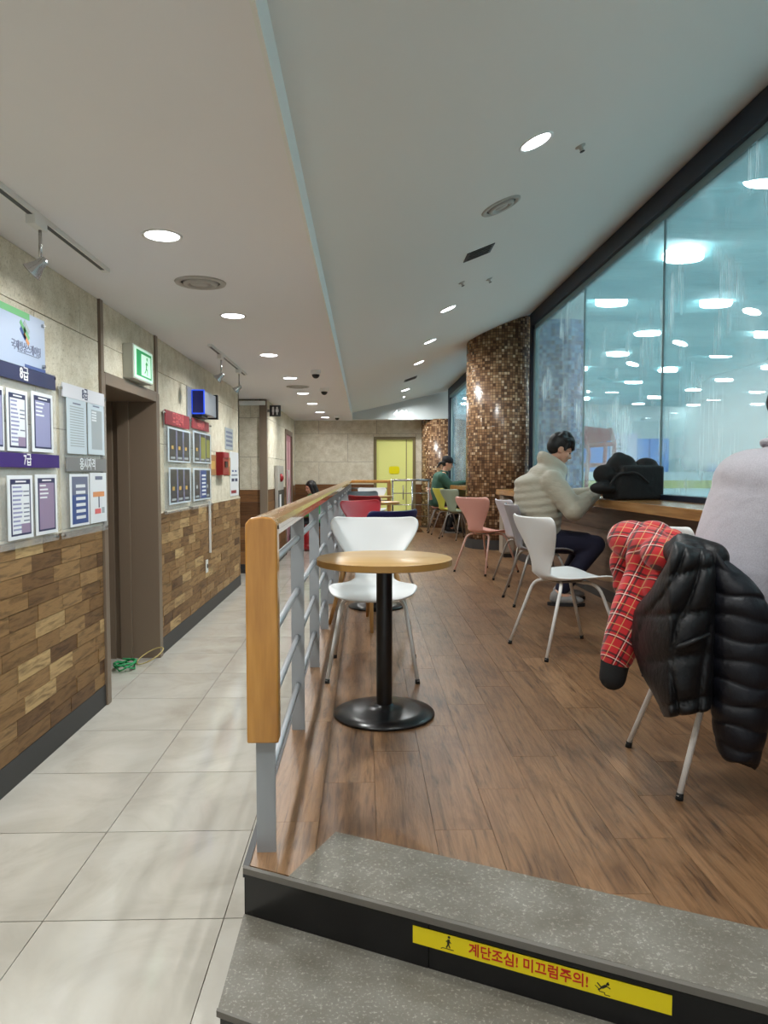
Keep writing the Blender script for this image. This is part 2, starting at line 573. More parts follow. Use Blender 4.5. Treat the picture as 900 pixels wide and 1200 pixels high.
# ------------------------------------------------------------------ mesh helpers
class MB:
    def __init__(self):
        self.v, self.f, self.uv = [], [], None

    def add(self, vs, fs):
        k = len(self.v)
        self.v += [tuple(v) for v in vs]
        self.f += [tuple(i + k for i in f) for f in fs]
        return self

    def box(self, x0, x1, y0, y1, z0, z1, M=None):
        vs = [Vector((x, y, z)) for z in (z0, z1) for y in (y0, y1) for x in (x0, x1)]
        if M is not None:
            vs = [M @ v for v in vs]
        return self.add(vs, [(0, 2, 3, 1), (4, 5, 7, 6), (0, 1, 5, 4), (2, 6, 7, 3), (0, 4, 6, 2), (1, 3, 7, 5)])

    def prism(self, poly, z0, z1, M=None):
        """poly: counter-clockwise (x, y); z0 and z1 numbers or functions of (x, y)"""
        g = lambda z, p: z(p[0], p[1]) if callable(z) else z
        n = len(poly)
        vs = [Vector((p[0], p[1], g(z0, p))) for p in poly] + [Vector((p[0], p[1], g(z1, p))) for p in poly]
        if M is not None:
            vs = [M @ v for v in vs]
        fs = [tuple(reversed(range(n))), tuple(range(n, 2 * n))]
        fs += [(i, (i + 1) % n, n + (i + 1) % n, n + i) for i in range(n)]
        return self.add(vs, fs)

    def rings(self, rs, cap=True, closed=True):
        n = len(rs[0])
        k = len(self.v)
        for r in rs:
            self.v += [tuple(p) for p in r]
        for j in range(len(rs) - 1):
            for i in range(n if closed else n - 1):
                a, b = k + j * n + i, k + j * n + (i + 1) % n
                self.f.append((a, b, b + n, a + n))
        if cap and closed:
            self.f.append(tuple(k + i for i in reversed(range(n))))
            self.f.append(tuple(k + (len(rs) - 1) * n + i for i in range(n)))
        return self

    def tube(self, pts, r, n=10, cap=True):
        """round tube through pts; r a number or a list"""
        pts = [Vector(p) for p in pts]
        rr = r if isinstance(r, (list, tuple)) else [r] * len(pts)
        rs = []
        up = None
        for i, p in enumerate(pts):
            t = (pts[min(i + 1, len(pts) - 1)] - pts[max(i - 1, 0)]).normalized()
            if up is None:
                up = Vector((0, 0, 1)) if abs(t.z) < 0.9 else Vector((1, 0, 0))
            a = t.cross(up)
            if a.length < 1e-4:
                a = t.cross(Vector((0, 1, 0)))
            a.normalize()
            b = t.cross(a).normalized()
            up = -b if False else up
            rs.append([p + a * (rr[i] * math.cos(q)) + b * (rr[i] * math.sin(q)) for q in [2 * math.pi * k / n for k in range(n)]])
        return self.rings(rs, cap)

    def lathe(self, prof, n=32, c=(0, 0, 0)):
        """prof: (radius, z) from bottom to top"""
        rs = [[(c[0] + r * math.cos(2 * math.pi * k / n), c[1] + r * math.sin(2 * math.pi * k / n), c[2] + z) for k in range(n)] for r, z in prof]
        return self.rings(rs, True)

    def ell(self, c, rad, M=None, nu=16, nv=10):
        """ellipsoid; M a 3x3 of axes"""
        c = Vector(c)
        M = M or Matrix.Identity(3)
        k = len(self.v)
        self.v.append(tuple(c + M @ Vector((0, 0, -rad[2]))))
        for j in range(1, nv):
            a = -math.pi / 2 + math.pi * j / nv
            for i in range(nu):
                b = 2 * math.pi * i / nu
                self.v.append(tuple(c + M @ Vector((rad[0] * math.cos(a) * math.cos(b), rad[1] * math.cos(a) * math.sin(b), rad[2] * math.sin(a)))))
        self.v.append(tuple(c + M @ Vector((0, 0, rad[2]))))
        last = len(self.v) - 1
        for i in range(nu):
            self.f.append((k, k + 1 + (i + 1) % nu, k + 1 + i))
        for j in range(nv - 2):
            for i in range(nu):
                a, b = k + 1 + j * nu + i, k + 1 + j * nu + (i + 1) % nu
                self.f.append((a, b, b + nu, a + nu))
        s = k + 1 + (nv - 2) * nu
        for i in range(nu):
            self.f.append((s + i, s + (i + 1) % nu, last))
        return self

    def cap(self, p0, p1, r0, r1=None, n=12):
        """capsule that tapers from r0 to r1"""
        p0, p1 = Vector(p0), Vector(p1)
        r1 = r0 if r1 is None else r1
        t = (p1 - p0)
        ln = max(t.length, 1e-5)
        t = t / ln
        a = t.orthogonal().normalized()
        b = t.cross(a)
        st = [(-r0 * math.cos(q), r0 * math.sin(q)) for q in (0.25, 0.6, 1.0, 1.3)]
        st += [(ln * k / 3.0, r0 + (r1 - r0) * k / 3.0) for k in range(4)]
        st += [(ln + r1 * math.cos(q), r1 * math.sin(q)) for q in (1.3, 1.0, 0.6, 0.25)]
        rs = [[p0 + t * s + a * (r * math.cos(2 * math.pi * k / n)) + b * (r * math.sin(2 * math.pi * k / n)) for k in range(n)] for s, r in st]
        return self.rings(rs, True)

    def mesh(self, name, smooth=False):
        me = bpy.data.meshes.new(name)
        me.from_pydata(self.v, [], self.f)
        me.update()
        if smooth:
            me.polygons.foreach_set('use_smooth', [True] * len(me.polygons))
        return me

    def build(self, name, m, parent=None, smooth=False, bevel=0.0, loc=None, rot=None, fix=False, auto=False):
        me = self.mesh(name, smooth)
        if fix:
            bm = bmesh.new()
            bm.from_mesh(me)
            bmesh.ops.recalc_face_normals(bm, faces=bm.faces)
            bm.to_mesh(me)
            bm.free()
        if auto:
            me.polygons.foreach_set('use_smooth', [True] * len(me.polygons))
            bm = bmesh.new()
            bm.from_mesh(me)
            for e in bm.edges:
                if len(e.link_faces) == 2 and e.calc_face_angle(0) > 0.7:
                    e.smooth = False
            bm.to_mesh(me)
            bm.free()
        o = link(name, me, m, parent, loc, rot)
        if bevel:
            b = o.modifiers.new('bevel', 'BEVEL')
            b.width = bevel
            b.segments = 2
            b.limit_method = 'ANGLE'
        return o


def link(name, me, m=None, parent=None, loc=None, rot=None):
    o = bpy.data.objects.new(name, me)
    COL.objects.link(o)
    if m:
        mm = MATS[m] if isinstance(m, str) else m
        if not me.materials:
            me.materials.append(mm)
    if parent:
        o.parent = parent
    if loc is not None:
        o.location = loc
    if rot is not None:
        o.rotation_euler = rot
    return o


def tag(o, label, cat=None, group=None, kind=None):
    o['label'] = label
    if cat:
        o['category'] = cat
    if group:
        o['group'] = group
    if kind:
        o['kind'] = kind
    return o


def struct(o, label, cat):
    return tag(o, label, cat, kind='structure')


def thing(name, label, cat, loc=(0, 0, 0), rotz=0.0, group=None):
    o = bpy.data.objects.new(name, None)
    COL.objects.link(o)
    o.empty_display_size = 0.1
    o.location = loc
    o.rotation_euler = (0, 0, rotz)
    return tag(o, label, cat, group)


def copy_tree(o, parent=None):
    c = o.copy()
    COL.objects.link(c)
    c.parent = parent
    for ch in [x for x in list(bpy.data.objects) if x.parent == o]:
        copy_tree(ch, c)
    return c


def text(body, size, name, m, parent, M, thick=0.0, depth=0.0008, align='CENTER', sx=1.0):
    """flat lettering as a mesh; M places the text plane (x right, y up)"""
    cu = bpy.data.curves.new('text', 'FONT')
    cu.body = body
    cu.size = size
    cu.align_x = align
    cu.align_y = 'CENTER'
    cu.offset = thick
    cu.extrude = depth
    cu.resolution_u = 3
    t = bpy.data.objects.new('text', cu)
    COL.objects.link(t)
    dg = bpy.context.evaluated_depsgraph_get()
    me = bpy.data.meshes.new_from_object(t.evaluated_get(dg))
    bpy.data.objects.remove(t, do_unlink=True)
    bpy.data.curves.remove(cu)
    me.name = name
    me.materials.clear()
    me.transform(M @ Matrix.Diagonal((sx, 1, 1, 1)))
    return link(name, me, m, parent)


def blob(name, mb, m, parent=None, voxel=0.01, smooth=6, factor=0.5):
    """closed pieces fused into one continuous skin"""
    o = mb.build(name, m, parent, smooth=True, fix=False)
    r = o.modifiers.new('fuse', 'REMESH')
    r.mode = 'VOXEL'
    r.voxel_size = voxel
    r.use_smooth_shade = True
    if smooth:
        s = o.modifiers.new('soften', 'SMOOTH')
        s.iterations = smooth
        s.factor = factor
    return o

# ================================================================== SETTING
PZ = 0.40                 # platform above the corridor floor
XW = -1.675               # left wall face
ZC = 2.585                # corridor ceiling
YE = 15.1                 # end wall
rng = random.Random(7)
I4 = Matrix.Identity(4)


def frame_m(o, ex, ey):
    """matrix with x axis ex, y axis ey, z their cross product, at o"""
    ex, ey = Vector(ex).normalized(), Vector(ey).normalized()
    ez = ex.cross(ey)
    M = Matrix((ex, ey, ez)).transposed().to_4x4()
    M.translation = Vector(o)
    return M


# ---- corridor floor: grout bed with polished tiles
fl = MB().box(-3.4, 2.2, -2.2, 15.4, -0.12, -0.006).build('floor', 'grout')
struct(fl, 'cream polished tile floor of the corridor beside the wooden wall', 'floor')
tile_me = MB().box(-0.2985, 0.2985, -0.2985, 0.2985, -0.006, 0.0).mesh('tile')
tile_me.materials.append(MATS['floor_tile'])
TY0, TX0 = 2.372, -1.676
for j in range(-8, 21):
    y0 = TY0 + 0.602 * j
    for i in range(-3, 5):
        x0 = TX0 + 0.6 * i
        if y0 > YE - 0.05:
            continue
        inside = (i in (0, 1)) or (i == 2) or (i < 0 and 9.0 < y0 < 10.9) or (i > 2 and (y0 > 12.9)) or (i == -1 and 4.0 < y0 < 6.0)
        if i > 2 and y0 < 0.4:
            inside = True
        if inside:
            link('tile', tile_me, None, fl, (x0 + 0.3, y0 + 0.3, 0))

# ---- platform, its planks and the slanting steps
TANA = (1.413 - 1.967) / (0.825 + 0.335)
EDGE = Vector((1, TANA, 0)).normalized()
XL, XR = -0.335, 2.42


def y_nose(x, k=0):
    return 1.967 + (x - XL) * TANA - 0.355 * k


RISE = PZ / 3
plat = MB().prism([(XL, y_nose(XL) + .012), (XR, y_nose(XR) + .012), (XR, 14.6), (1.15, 14.6), (1.15, 13.45), (XL, 13.45)], 0.0, PZ - 0.005).build('floor_platform', 'grout')
struct(plat, 'raised brown plank floor of the seating platform behind the railing', 'floor')
PW = 0.178
xs = XL + 0.012
col = 0
while xs < XR - 0.02:
    x1 = min(xs + PW - 0.0014, XR)
    ys = [y_nose(xs) + 0.014, y_nose(x1) + 0.014]
    yend = 14.6 if xs > 1.10 else 13.45
    cut = max(ys) + 0.25 + ((col * 0.37) % 0.92)
    first = True
    while True:
        top = min(cut, yend)
        if first:
            poly = [(xs, ys[0]), (x1, ys[1]), (x1, top), (xs, top)]
            first = False
        else:
            poly = [(xs, prev + 0.0014), (x1, prev + 0.0014), (x1, top), (xs, top)]
        cx_, cy_ = (xs + x1) / 2, (poly[0][1] + top) / 2
        me = MB().prism([(p[0] - cx_, p[1] - cy_) for p in poly], -0.005, 0.0).mesh('plank')
        me.materials.append(MATS['floor_plank'])
        link('plank', me, None, plat, (cx_, cy_, PZ))
        if top >= yend:
            break
        prev = top
        cut = top + 0.92
    xs += PW
    col += 1
# metal edge trim along the open side of the platform
MB().box(XL - 0.006, XL + 0.012, y_nose(XL), 13.45, PZ - 0.03, PZ + 0.003).build('edge_trim', 'plinth_black', plat)
MB().box(XL - 0.002, XL, y_nose(XL), 13.45, 0.0, PZ - 0.03).build('side_panel', 'riser_black', plat)

for k in range(3):
    z = PZ - RISE * k
    f0 = lambda x, kk=k: y_nose(x, kk)
    if k == 0:
        # the platform's own front: grey sheet, nosing and black riser panels
        st = MB().prism([(XL, f0(XL) + .002), (XR, f0(XR) + .002), (XR, f0(XR) + .012), (XL, f0(XL) + .012)], 0.0, z - 0.03).build('step', 'riser_black')
        nd = Vector((-EDGE.y, EDGE.x, 0))
        p0 = Vector((-0.208, f0(-0.208), 0))
        p1 = p0 + nd * 0.272
        q1 = Vector((XR, f0(XR) + 0.30, 0))
        MB().prism([(p0.x, p0.y + .004), (XR, f0(XR) + .004), (XR, q1.y), (p1.x, p1.y)], z, z + 0.004).build('tread', 'tread_sheet', st)
        MB().prism([(XL - .004, f0(XL) - .012), (XR, f0(XR) - .012), (XR, f0(XR) + .004), (XL - .004, f0(XL) + .004)], z - 0.013, z + 0.004).build('nosing', 'tread_edge', st)
        struct(st, 'top step edge of the platform with a grey sheet and a yellow warning strip', 'step')
    else:
        y1 = lambda x, kk=k: y_nose(x, kk - 1)
        st = MB().prism([(XL, f0(XL) + .002), (XR, f0(XR) + .002), (XR, y1(XR)), (XL, y1(XL))], 0.0, z - 0.012).build('step', 'riser_black')
        MB().prism([(XL - .004, f0(XL) - .004), (XR, f0(XR) - .004), (XR, y1(XR)), (XL - .004, y1(XL))], z - 0.012, z).build('tread', 'tread_sheet', st)
        MB().prism([(XL - .006, f0(XL) - .012), (XR, f0(XR) - .012), (XR, f0(XR) - .003), (XL - .006, f0(XL) - .003)], z - 0.014, z + 0.001).build('nosing', 'tread_edge', st)
        struct(st, ['', 'middle step with a worn grey tread under the warning strip', 'lowest step on the cream tiles'][k], 'step')
    # black riser panels with joints
    xj = [XL, 0.155, 1.18, XR]
    for a, b in zip(xj[:-1], xj[1:]):
        MB().prism([(a + .001, f0(a) - .003), (b - .001, f0(b) - .003), (b - .001, f0(b) + .002), (a + .001, f0(a) + .002)], z - RISE, z - 0.02).build('riser_panel', 'riser_black', st)

# yellow warning strip on the top riser
nrm = Vector((EDGE.y, -EDGE.x, 0))          # towards the viewer


def riser_pt(px, py):
    d = ray(px, py)
    o = Vector((XL, y_nose(XL) - 0.0045, 0))
    t = (o - CAM_P).dot(nrm) / d.dot(nrm)
    return CAM_P + d * t


a, b = riser_pt(484, 1084), riser_pt(484, 1104)
c = riser_pt(788, 1158)
ln = (c - a).dot(EDGE)
zt, zb = a.z, b.z
ws = thing('warning_strip', 'yellow warning strip with red Korean lettering on the black stair riser', 'sign', (a.x, a.y, zb))
M = frame_m((0, 0, 0), EDGE, (0, 0, 1))
hgt = zt - zb
MB().box(0, ln, 0, hgt, 0, 0.0015, M).build('strip', 'sign_yellow', ws)
MT = lambda x, y: M @ Matrix.Translation((x, y, 0.0018))
text('계단조심! 미끄럼주의!', hgt * 0.76, 'lettering', 'sign_red', ws, MT(ln * 0.475, hgt * 0.50), thick=hgt * 0.012, sx=0.93)
s = hgt / 18.5


def stick(name, segs, head, px):
    mb = MB()
    T = MT(px, 0)
    for (x0, y0, x1, y1, wd) in segs:
        d = Vector((x1 - x0, y1 - y0, 0))
        n_ = Vector((-d.y, d.x, 0)).normalized() * wd * s * 0.5
        P0, P1 = Vector((x0 * s, y0 * s, 0)), Vector((x1 * s, y1 * s, 0))
        vs = [T @ v for v in (P0 - n_, P1 - n_, P1 + n_, P0 + n_)]
        mb.add(vs, [(0, 1, 2, 3)])
    hx, hy, hr = head
    mb.add([T @ Vector((hx * s + hr * s * math.cos(q), hy * s + hr * s * math.sin(q), 0)) for q in [k * math.pi / 5 for k in range(10)]], [tuple(range(10))])
    mb.build(name, 'sign_ink', ws)


stick('pictogram', [(0, 9, 0.5, 14, 2.6), (0, 9, -2, 4.5, 1.4), (0, 9, 2, 5, 1.4), (0.5, 13, 3, 10, 1.1), (0.5, 13, -2.5, 11, 1.1), (-6, 3.6, 6, 3.6, 0.9), (-6, 3.6, -8, 2.2, 0.9)], (0.8, 16.3, 1.5), ln * 0.155)
stick('pictogram', [(-1, 8, 3, 11, 2.6), (-1, 8, -5, 12, 1.3), (-1, 8, -4, 5, 1.3), (3, 11, 7, 9, 1.1), (3, 11, 5, 15, 1.1), (-7, 9, -3, 6, 0.8), (-3, 6, -3, 4, .8), (-3, 4, 2, 4, 0.8), (2, 4, 2, 2, .8), (2, 2, 7, 2, .8)], (4.6, 13.0, 1.5), ln * 0.76)


# ---- left wall: backing, fibre panels above, wooden bricks below
ZB0, ZB1 = 0.135, 1.165


def clad(name, label, face, u0, u1, z1, m_back='grout', bricks=True, planks=False, off=0.0, zb1=ZB1, back=0.08, u_holes=(), brick_top=True, seed=1, stagger=0.0):
    """wall made of a backing with panels (upper) and bricks or planks (lower).
    face: matrix whose x axis runs along the wall, y up, z out of it"""
    rg = random.Random(seed)
    def free(a, b, z=0.0):
        segs = [(a, b)]
        for h0, h1, hz in u_holes:
            if z >= hz:
                continue
            out = []
            for s0, s1 in segs:
                if h1 <= s0 or h0 >= s1:
                    out.append((s0, s1))
                else:
                    if s0 < h0:
                        out.append((s0, h0))
                    if h1 < s1:
                        out.append((h1, s1))
            segs = out
        return [x for x in segs if x[1] - x[0] > 0.01]
    mb = MB()
    for a_, b_ in free(u0, u1):
        mb.box(a_, b_, 0.0, z1, -back, -0.012, face)
    for h0, h1, hz in u_holes:
        mb.box(h0, h1, hz, z1, -back, -0.012, face)
    wall = mb.build(name, 'grout')
    struct(wall, label, 'wall')
    # panels
    ph, pw, g = 0.585, 1.2, 0.0025
    z = zb1 + 0.014
    row = 0
    tops = [1.735, 2.315, z1]
    for zt_ in tops:
        u = u0 - pw + ((row % 2) * 0.6 + off + stagger) % pw
        while u < u1:
            for a_, b_ in free(max(u, u0), min(u + pw, u1), z):
                MB().box(-(b_ - a_) / 2 + g, (b_ - a_) / 2 - g, -(zt_ - z) / 2 + g, (zt_ - z) / 2 - g, -0.012, 0.0).build('panel', 'panel_board', wall).matrix_local = face @ Matrix.Translation(((a_ + b_) / 2, (z + zt_) / 2, 0))
            u += pw
        for h0, h1, hz in u_holes:
            if z < hz < zt_:
                MB().box(h0 + g, h1 - g, hz + g, zt_ - g, -0.012, 0.0, face).build('panel', 'panel_board', wall)
        z = zt_
        row += 1
    if bricks:
        nrow = 12
        rh = (zb1 - ZB0) / nrow
        full = {}
        for r_ in range(nrow):
            u = u0 - rg.uniform(0.0, 0.36)
            while u < u1:
                lnb = rg.choice((0.36, 0.36, 0.36, 0.36, 0.27, 0.30))
                for a_, b_ in free(max(u, u0), min(u + lnb, u1)):
                    q = round(b_ - a_, 3)
                    if q not in full:
                        me = MB().box(-0.012, 0.0, -q / 2 + 0.0016, q / 2 - 0.0016, -rh / 2 + 0.0016, rh / 2 - 0.0016).mesh('brick')
                        me.materials.append(MATS['wood_brick'])
                        full[q] = me
                    o = link('brick', full[q], None, wall)
                    o.matrix_local = face @ Matrix.Translation(((a_ + b_) / 2, ZB0 + rh * (r_ + 0.5), rg.uniform(0.0, 0.005))) @ FLIP
                u += lnb
    if planks:
        rh = (zb1 - ZB0) / 6
        for r_ in range(6):
            u = u0 - rg.uniform(0, 0.9)
            while u < u1:
                for a_, b_ in free(max(u, u0), min(u + 1.2, u1)):
                    o = MB().box(-(b_ - a_) / 2 + .002, (b_ - a_) / 2 - .002, -rh / 2 + .002, rh / 2 - .002, -0.012, 0.0).build('plank', 'wall_plank', wall)
                    o.matrix_local = face @ Matrix.Translation(((a_ + b_) / 2, ZB0 + rh * (r_ + .5), rg.uniform(0, 0.003)))
                u += 1.2
    for a_, b_ in free(u0, u1):
        MB().box(a_, b_, zb1, zb1 + 0.014, -0.012, 0.007, face).build('cap_strip', 'cap_cream', wall)
    return wall


def skirting(name, label, face, u0, u1):
    o = MB().box(u0, u1, 0.0, ZB0, -0.012, 0.006, face).build(name, 'plinth_black')
    return struct(o, label, 'baseboard')


# brick meshes lie with x out of the wall, y along, z up: turn them into the wall frame
FLIP = Matrix(((0, 1, 0, 0), (0, 0, 1, 0), (1, 0, 0, 0), (0, 0, 0, 1)))

FL = frame_m((XW, 0, 0), (0, 1, 0), (0, 0, 1))           # left wall: u = y
D0, D1 = 4.645, 5.93                                      # outer edges of the brown door frame
clad('wall_left', 'left wall of beige panels above wooden bricks hung with class notice boards', FL, -2.2, D0, ZC, off=0.56, seed=3)
clad('wall_left_far', 'left wall of beige panels above wooden bricks beyond the brown doorway', FL, D1, 9.72, ZC, off=0.15, seed=4)
skirting('baseboard_left', 'black baseboard under the wooden bricks before the brown doorway', FL, -2.2, D0)
skirting('baseboard_left_far', 'black baseboard under the wooden bricks beyond the brown doorway', FL, D1, 9.72)
# panels over the doorway
ovw = MB().box(D0 + 0.05, D1 - 0.05, 2.13, ZC, -0.08, -0.012, FL).build('wall_over_door', 'grout')
struct(ovw, 'beige wall panels over the brown doorway around the exit sign', 'wall')
for z0_, z1_ in ((2.14, 2.315), (2.315, ZC)):
    for a_, b_ in ((D0 + 0.05, D1 - 0.06),):
        MB().box(a_ + .002, b_ - .002, z0_ + .002, z1_ - .002, -0.012, 0, FL).build('panel', 'panel_board', ovw)

# ---- door 1: deep brown doorway
d1 = thing('door_1', 'deep brown doorway with a recessed brown door in the left wall', 'door')
d1['kind'] = 'structure'
for u0_, u1_, nm in ((D0, D0 + 0.07, 'jamb'), (D1 - 0.085, D1, 'jamb')):
    MB().box(u0_, u1_, 0.0, 2.13, -0.62, 0.018, FL).build(nm, 'door_brown', d1, bevel=0.004)
    MB().box(u0_ + 0.01, u1_ - (0.015 if u0_ > 5 else 0.01), 2.13, ZC, -0.02, 0.014, FL).build('trim_strip', 'door_brown', d1)
MB().box(D0 + 0.07, D1 - 0.085, 2.06, 2.14, -0.62, 0.018, FL).build('lintel', 'door_brown', d1, bevel=0.004)
for dd, wdt in ((0.20, 0.03), (0.33, 0.022)):
    MB().box(D1 - 0.085 - wdt, D1 - 0.085, 0, 2.06, -dd - 0.09, -dd, FL).build('door_stop', 'door_brown', d1, bevel=0.003)
    MB().box(D0 + 0.07, D0 + 0.07 + wdt, 0, 2.06, -dd - 0.09, -dd, FL).build('door_stop', 'door_brown', d1, bevel=0.003)
leaf = MB().box(D0 + 0.09, D1 - 0.10, 0.008, 2.05, -0.50, -0.455, FL).build('door_leaf', 'door_leaf_brown', d1, bevel=0.003)
MB().tube([FL @ Vector((D0 + 0.2, 1.02, -0.455)), FL @ Vector((D0 + 0.2, 1.02, -0.40)), FL @ Vector((D0 + 0.32, 1.02, -0.40))], 0.01).build('door_handle', 'steel', leaf, smooth=True)
MB().box(D0 + 0.07, D0 + 0.076, 1.20, 1.33, -0.10, -0.06, FL).build('strike_plate', 'black_plastic', d1)
MB().box(D0, D1, -0.006, 0.004, -0.66, -0.5, FL).build('threshold', 'door_dark', d1)

# ---- recess, corner wall and the wall to the toilets
struct(MB().box(XW - 0.09, XW - 0.0, 9.66, 9.73, 0, ZC).build('trim_1', 'door_brown'), 'thin brown end strip where the brick wall stops', 'trim')
FC = frame_m((0, 10.85, 0), (1, 0, 0), (0, 0, 1))         # faces the camera: u = x, z axis = -y
clad('wall_corner', 'beige wall with dark planks below facing the corridor beside the toilet sign', FC, -3.2, -1.50, ZC, bricks=False, planks=True, zb1=1.25, off=0.3, seed=9)
skirting('baseboard_corner', 'black baseboard under the dark planked corner wall', FC, -3.2, -1.50)
FS = frame_m((-1.46, 0, 0), (0, 1, 0), (0, 0, 1))
struct(MB().box(10.80, 10.90, 0, ZC, -0.10, 0.006, FS).build('trim_2', 'door_brown'), 'brown corner post beside the hose cabinet', 'trim')
clad('wall_left_end', 'narrow beige wall past the corner with the fire hose cabinet', FS, 10.9, YE, ZC, bricks=False, planks=True, zb1=1.25, off=0.1, seed=10, u_holes=((13.3, 14.5, 2.3),))
skirting('baseboard_left_end', 'black baseboard of the narrow wall past the corner', FS, 10.9, 13.3)
struct(MB().box(-3.3, -3.2, 8.9, 10.9, 0, ZC).build('wall_recess', 'ceiling_paint'), 'plain wall closing the side passage', 'wall')
struct(MB().box(-3.3, XW - 0.09, 9.62, 9.70, 0, ZC).build('wall_recess_near', 'ceiling_paint'), 'plain near wall of the side passage', 'wall')
struct(MB().box(-3.2, -1.47, 10.74, 10.845, ZC - 0.09, ZC - 0.03).build('trim_3', 'fascia_white'), 'pale cornice over the dark planked corner wall', 'trim')

# ---- end wall with the yellow door
FE = frame_m((0, YE, 0), (1, 0, 0), (0, 0, 1))
ZD = at_y(460, 512, YE).z
xa, xb = at_y(438, 560, YE).x, at_y(487, 560, YE).x
clad('wall_end', 'beige panelled end wall with planks below behind the seating platform', FE, -1.46, 2.6, ZC + 0.05, bricks=False, planks=True, zb1=1.27, off=0.5, seed=11, u_holes=((xa, xb, ZD),))
d3 = thing('door_3', 'yellow green door in an olive frame in the far end wall', 'door')
d3['kind'] = 'structure'
for u0_, u1_ in ((xa, xa + 0.06), (xb - 0.06, xb)):
    MB().box(u0_, u1_, 0, ZD, -0.1, 0.02, FE).build('jamb', 'door_frame_olive', d3)
MB().box(xa + .06, xb - .06, ZD - 0.06, ZD, -0.1, 0.02, FE).build('lintel', 'door_frame_olive', d3)
lf = MB().box(xa + .06, xb - 0.20, 0.01, ZD - .06, -0.05, -0.02, FE).build('door_leaf', 'door_yellow_glow', d3)
MB().box(xb - 0.185, xb - 0.06, 0.01, ZD - .06, -0.05, -0.025, FE).build('side_light', 'door_yellow_glow', d3)
MB().box(xb - 0.20, xb - 0.185, 0.01, ZD - .06, -0.05, -0.015, FE).build('mullion', 'door_frame_olive', d3)
MB().tube([FE @ Vector((xb - 0.26, 0.95, 0.02)), FE @ Vector((xb - 0.26, 1.25, 0.02))], 0.012).build('door_handle', 'steel', lf, smooth=True)
p = at_y(462, 551, YE)
nt_ = thing('door_notice', 'round-cornered bright yellow notice stuck on the yellow green door', 'sign', (p.x, YE - 0.001, p.z))
mb = MB()
rr = 0.045
pts = []
for cx_, cz_, q0 in ((0.065, 0.035, 0), (-0.065, 0.035, 90), (-0.065, -0.035, 180), (0.065, -0.035, 270)):
    for k in range(5):
        q = R(q0 + 22.5 * k)
        pts.append((cx_ + rr * math.cos(q), cz_ + rr * math.sin(q)))
mb.prism(pts, 0.021, 0.024, frame_m((0, 0, 0), (1, 0, 0), (0, 0, 1)) @ Matrix.Translation((0, 0, -0.04)))
mb.build('sheet', 'notice_yellow', nt_)
MB().box(-0.05, 0.05, 0.0165, 0.0175, 0.01, 0.025).build('print', 'sign_ink', nt_)
MB().box(-0.06, 0.06, 0.0165, 0.0175, -0.02, -0.008).build('print', 'sign_ink', nt_)

# ---- door 2: pink door in the narrow wall
d2 = thing('door_2', 'pink door with a white pull handle at the end of the narrow wall', 'door')
d2['kind'] = 'structure'
for u0_, u1_ in ((13.3, 13.37), (14.43, 14.5)):
    MB().box(u0_, u1_, 0, 2.3, -0.1, 0.02, FS).build('jamb', 'door_brown', d2)
MB().box(13.37, 14.43, 2.22, 2.3, -0.1, 0.02, FS).build('lintel', 'door_brown', d2)
lf = MB().box(13.37, 14.43, 0.01, 2.22, -0.05, -0.015, FS).build('door_leaf', 'door_pink', d2)
for q in (13.62, 14.1):
    MB().box(q, q + 0.2, 0.3, 2.1, -0.016, -0.011, FS).build('glazing', 'door_pink_pale', lf)
MB().tube([FS @ Vector((13.46, 0.95, -0.015)), FS @ Vector((13.46, 0.95, 0.05)), FS @ Vector((13.46, 1.55, 0.05)), FS @ Vector((13.46, 1.55, -0.015))], 0.016).build('door_handle', 'white_plastic', lf, smooth=True)

# ---- ceilings
XE = -0.265
struct(MB().box(-3.3, XE, -2.2, YE + 0.1, ZC, ZC + 0.1).build('ceiling', 'ceiling_paint'), 'flat cream ceiling over the tiled corridor with a row of downlights', 'ceiling')
struct(MB().box(XE, 2.6, 14.62, YE + 0.1, ZC + 0.01, ZC + 0.1).build('ceiling_end', 'ceiling_paint'), 'low flat ceiling strip before the end wall', 'ceiling')
ZU = 2.70
STN = [(-2.2, 2.40, 3.77), (3, 2.40, 3.77), (6, 2.40, 3.77), (9, 2.40, 3.77), (10.6, 2.40, 3.77), (12, 2.15, 3.56), (13.4, 1.89, 3.35), (14.62, 1.66, 3.14)]


def stn(y):
    for (a_, b_) in zip(STN[:-1], STN[1:]):
        if y <= b_[0]:
            t = max(0.0, (y - a_[0]) / (b_[0] - a_[0]))
            return a_[1] + (b_[1] - a_[1]) * t, a_[2] + (b_[2] - a_[2]) * t
    return STN[-1][1], STN[-1][2]


def zc(x, y):
    xr, zr = stn(y)
    return ZU + (zr - ZU) * (x - XE) / (xr - XE)


mb = MB()
NC = 8
for (y, xr, zr) in STN:
    for k in range(NC + 1):
        x = XE + (xr + 0.12 - XE) * k / NC
        mb.v.append((x, y, zc(x, y)))
    for k in range(NC + 1):
        x = XE + (xr + 0.12 - XE) * k / NC
        mb.v.append((x, y, zc(x, y) + 0.08))
W_ = 2 * (NC + 1)
for j in range(len(STN) - 1):
    for k in range(NC):
        a_ = j * W_ + k
        mb.f.append((a_, a_ + W_, a_ + W_ + 1, a_ + 1))
        a_ += NC + 1
        mb.f.append((a_, a_ + 1, a_ + W_ + 1, a_ + W_))
co = mb.build('ceiling_platform', 'ceiling_paint_cool', smooth=True)
struct(co, 'sloping pale ceiling rising from the corridor edge to the tall window', 'ceiling')
struct(MB().box(XE - 0.0, XE + 0.014, -2.2, 14.62, ZC - 0.012, ZU + 0.01).build('trim_4', 'fascia_white'), 'white fascia strip between the flat and the sloping ceiling', 'trim')
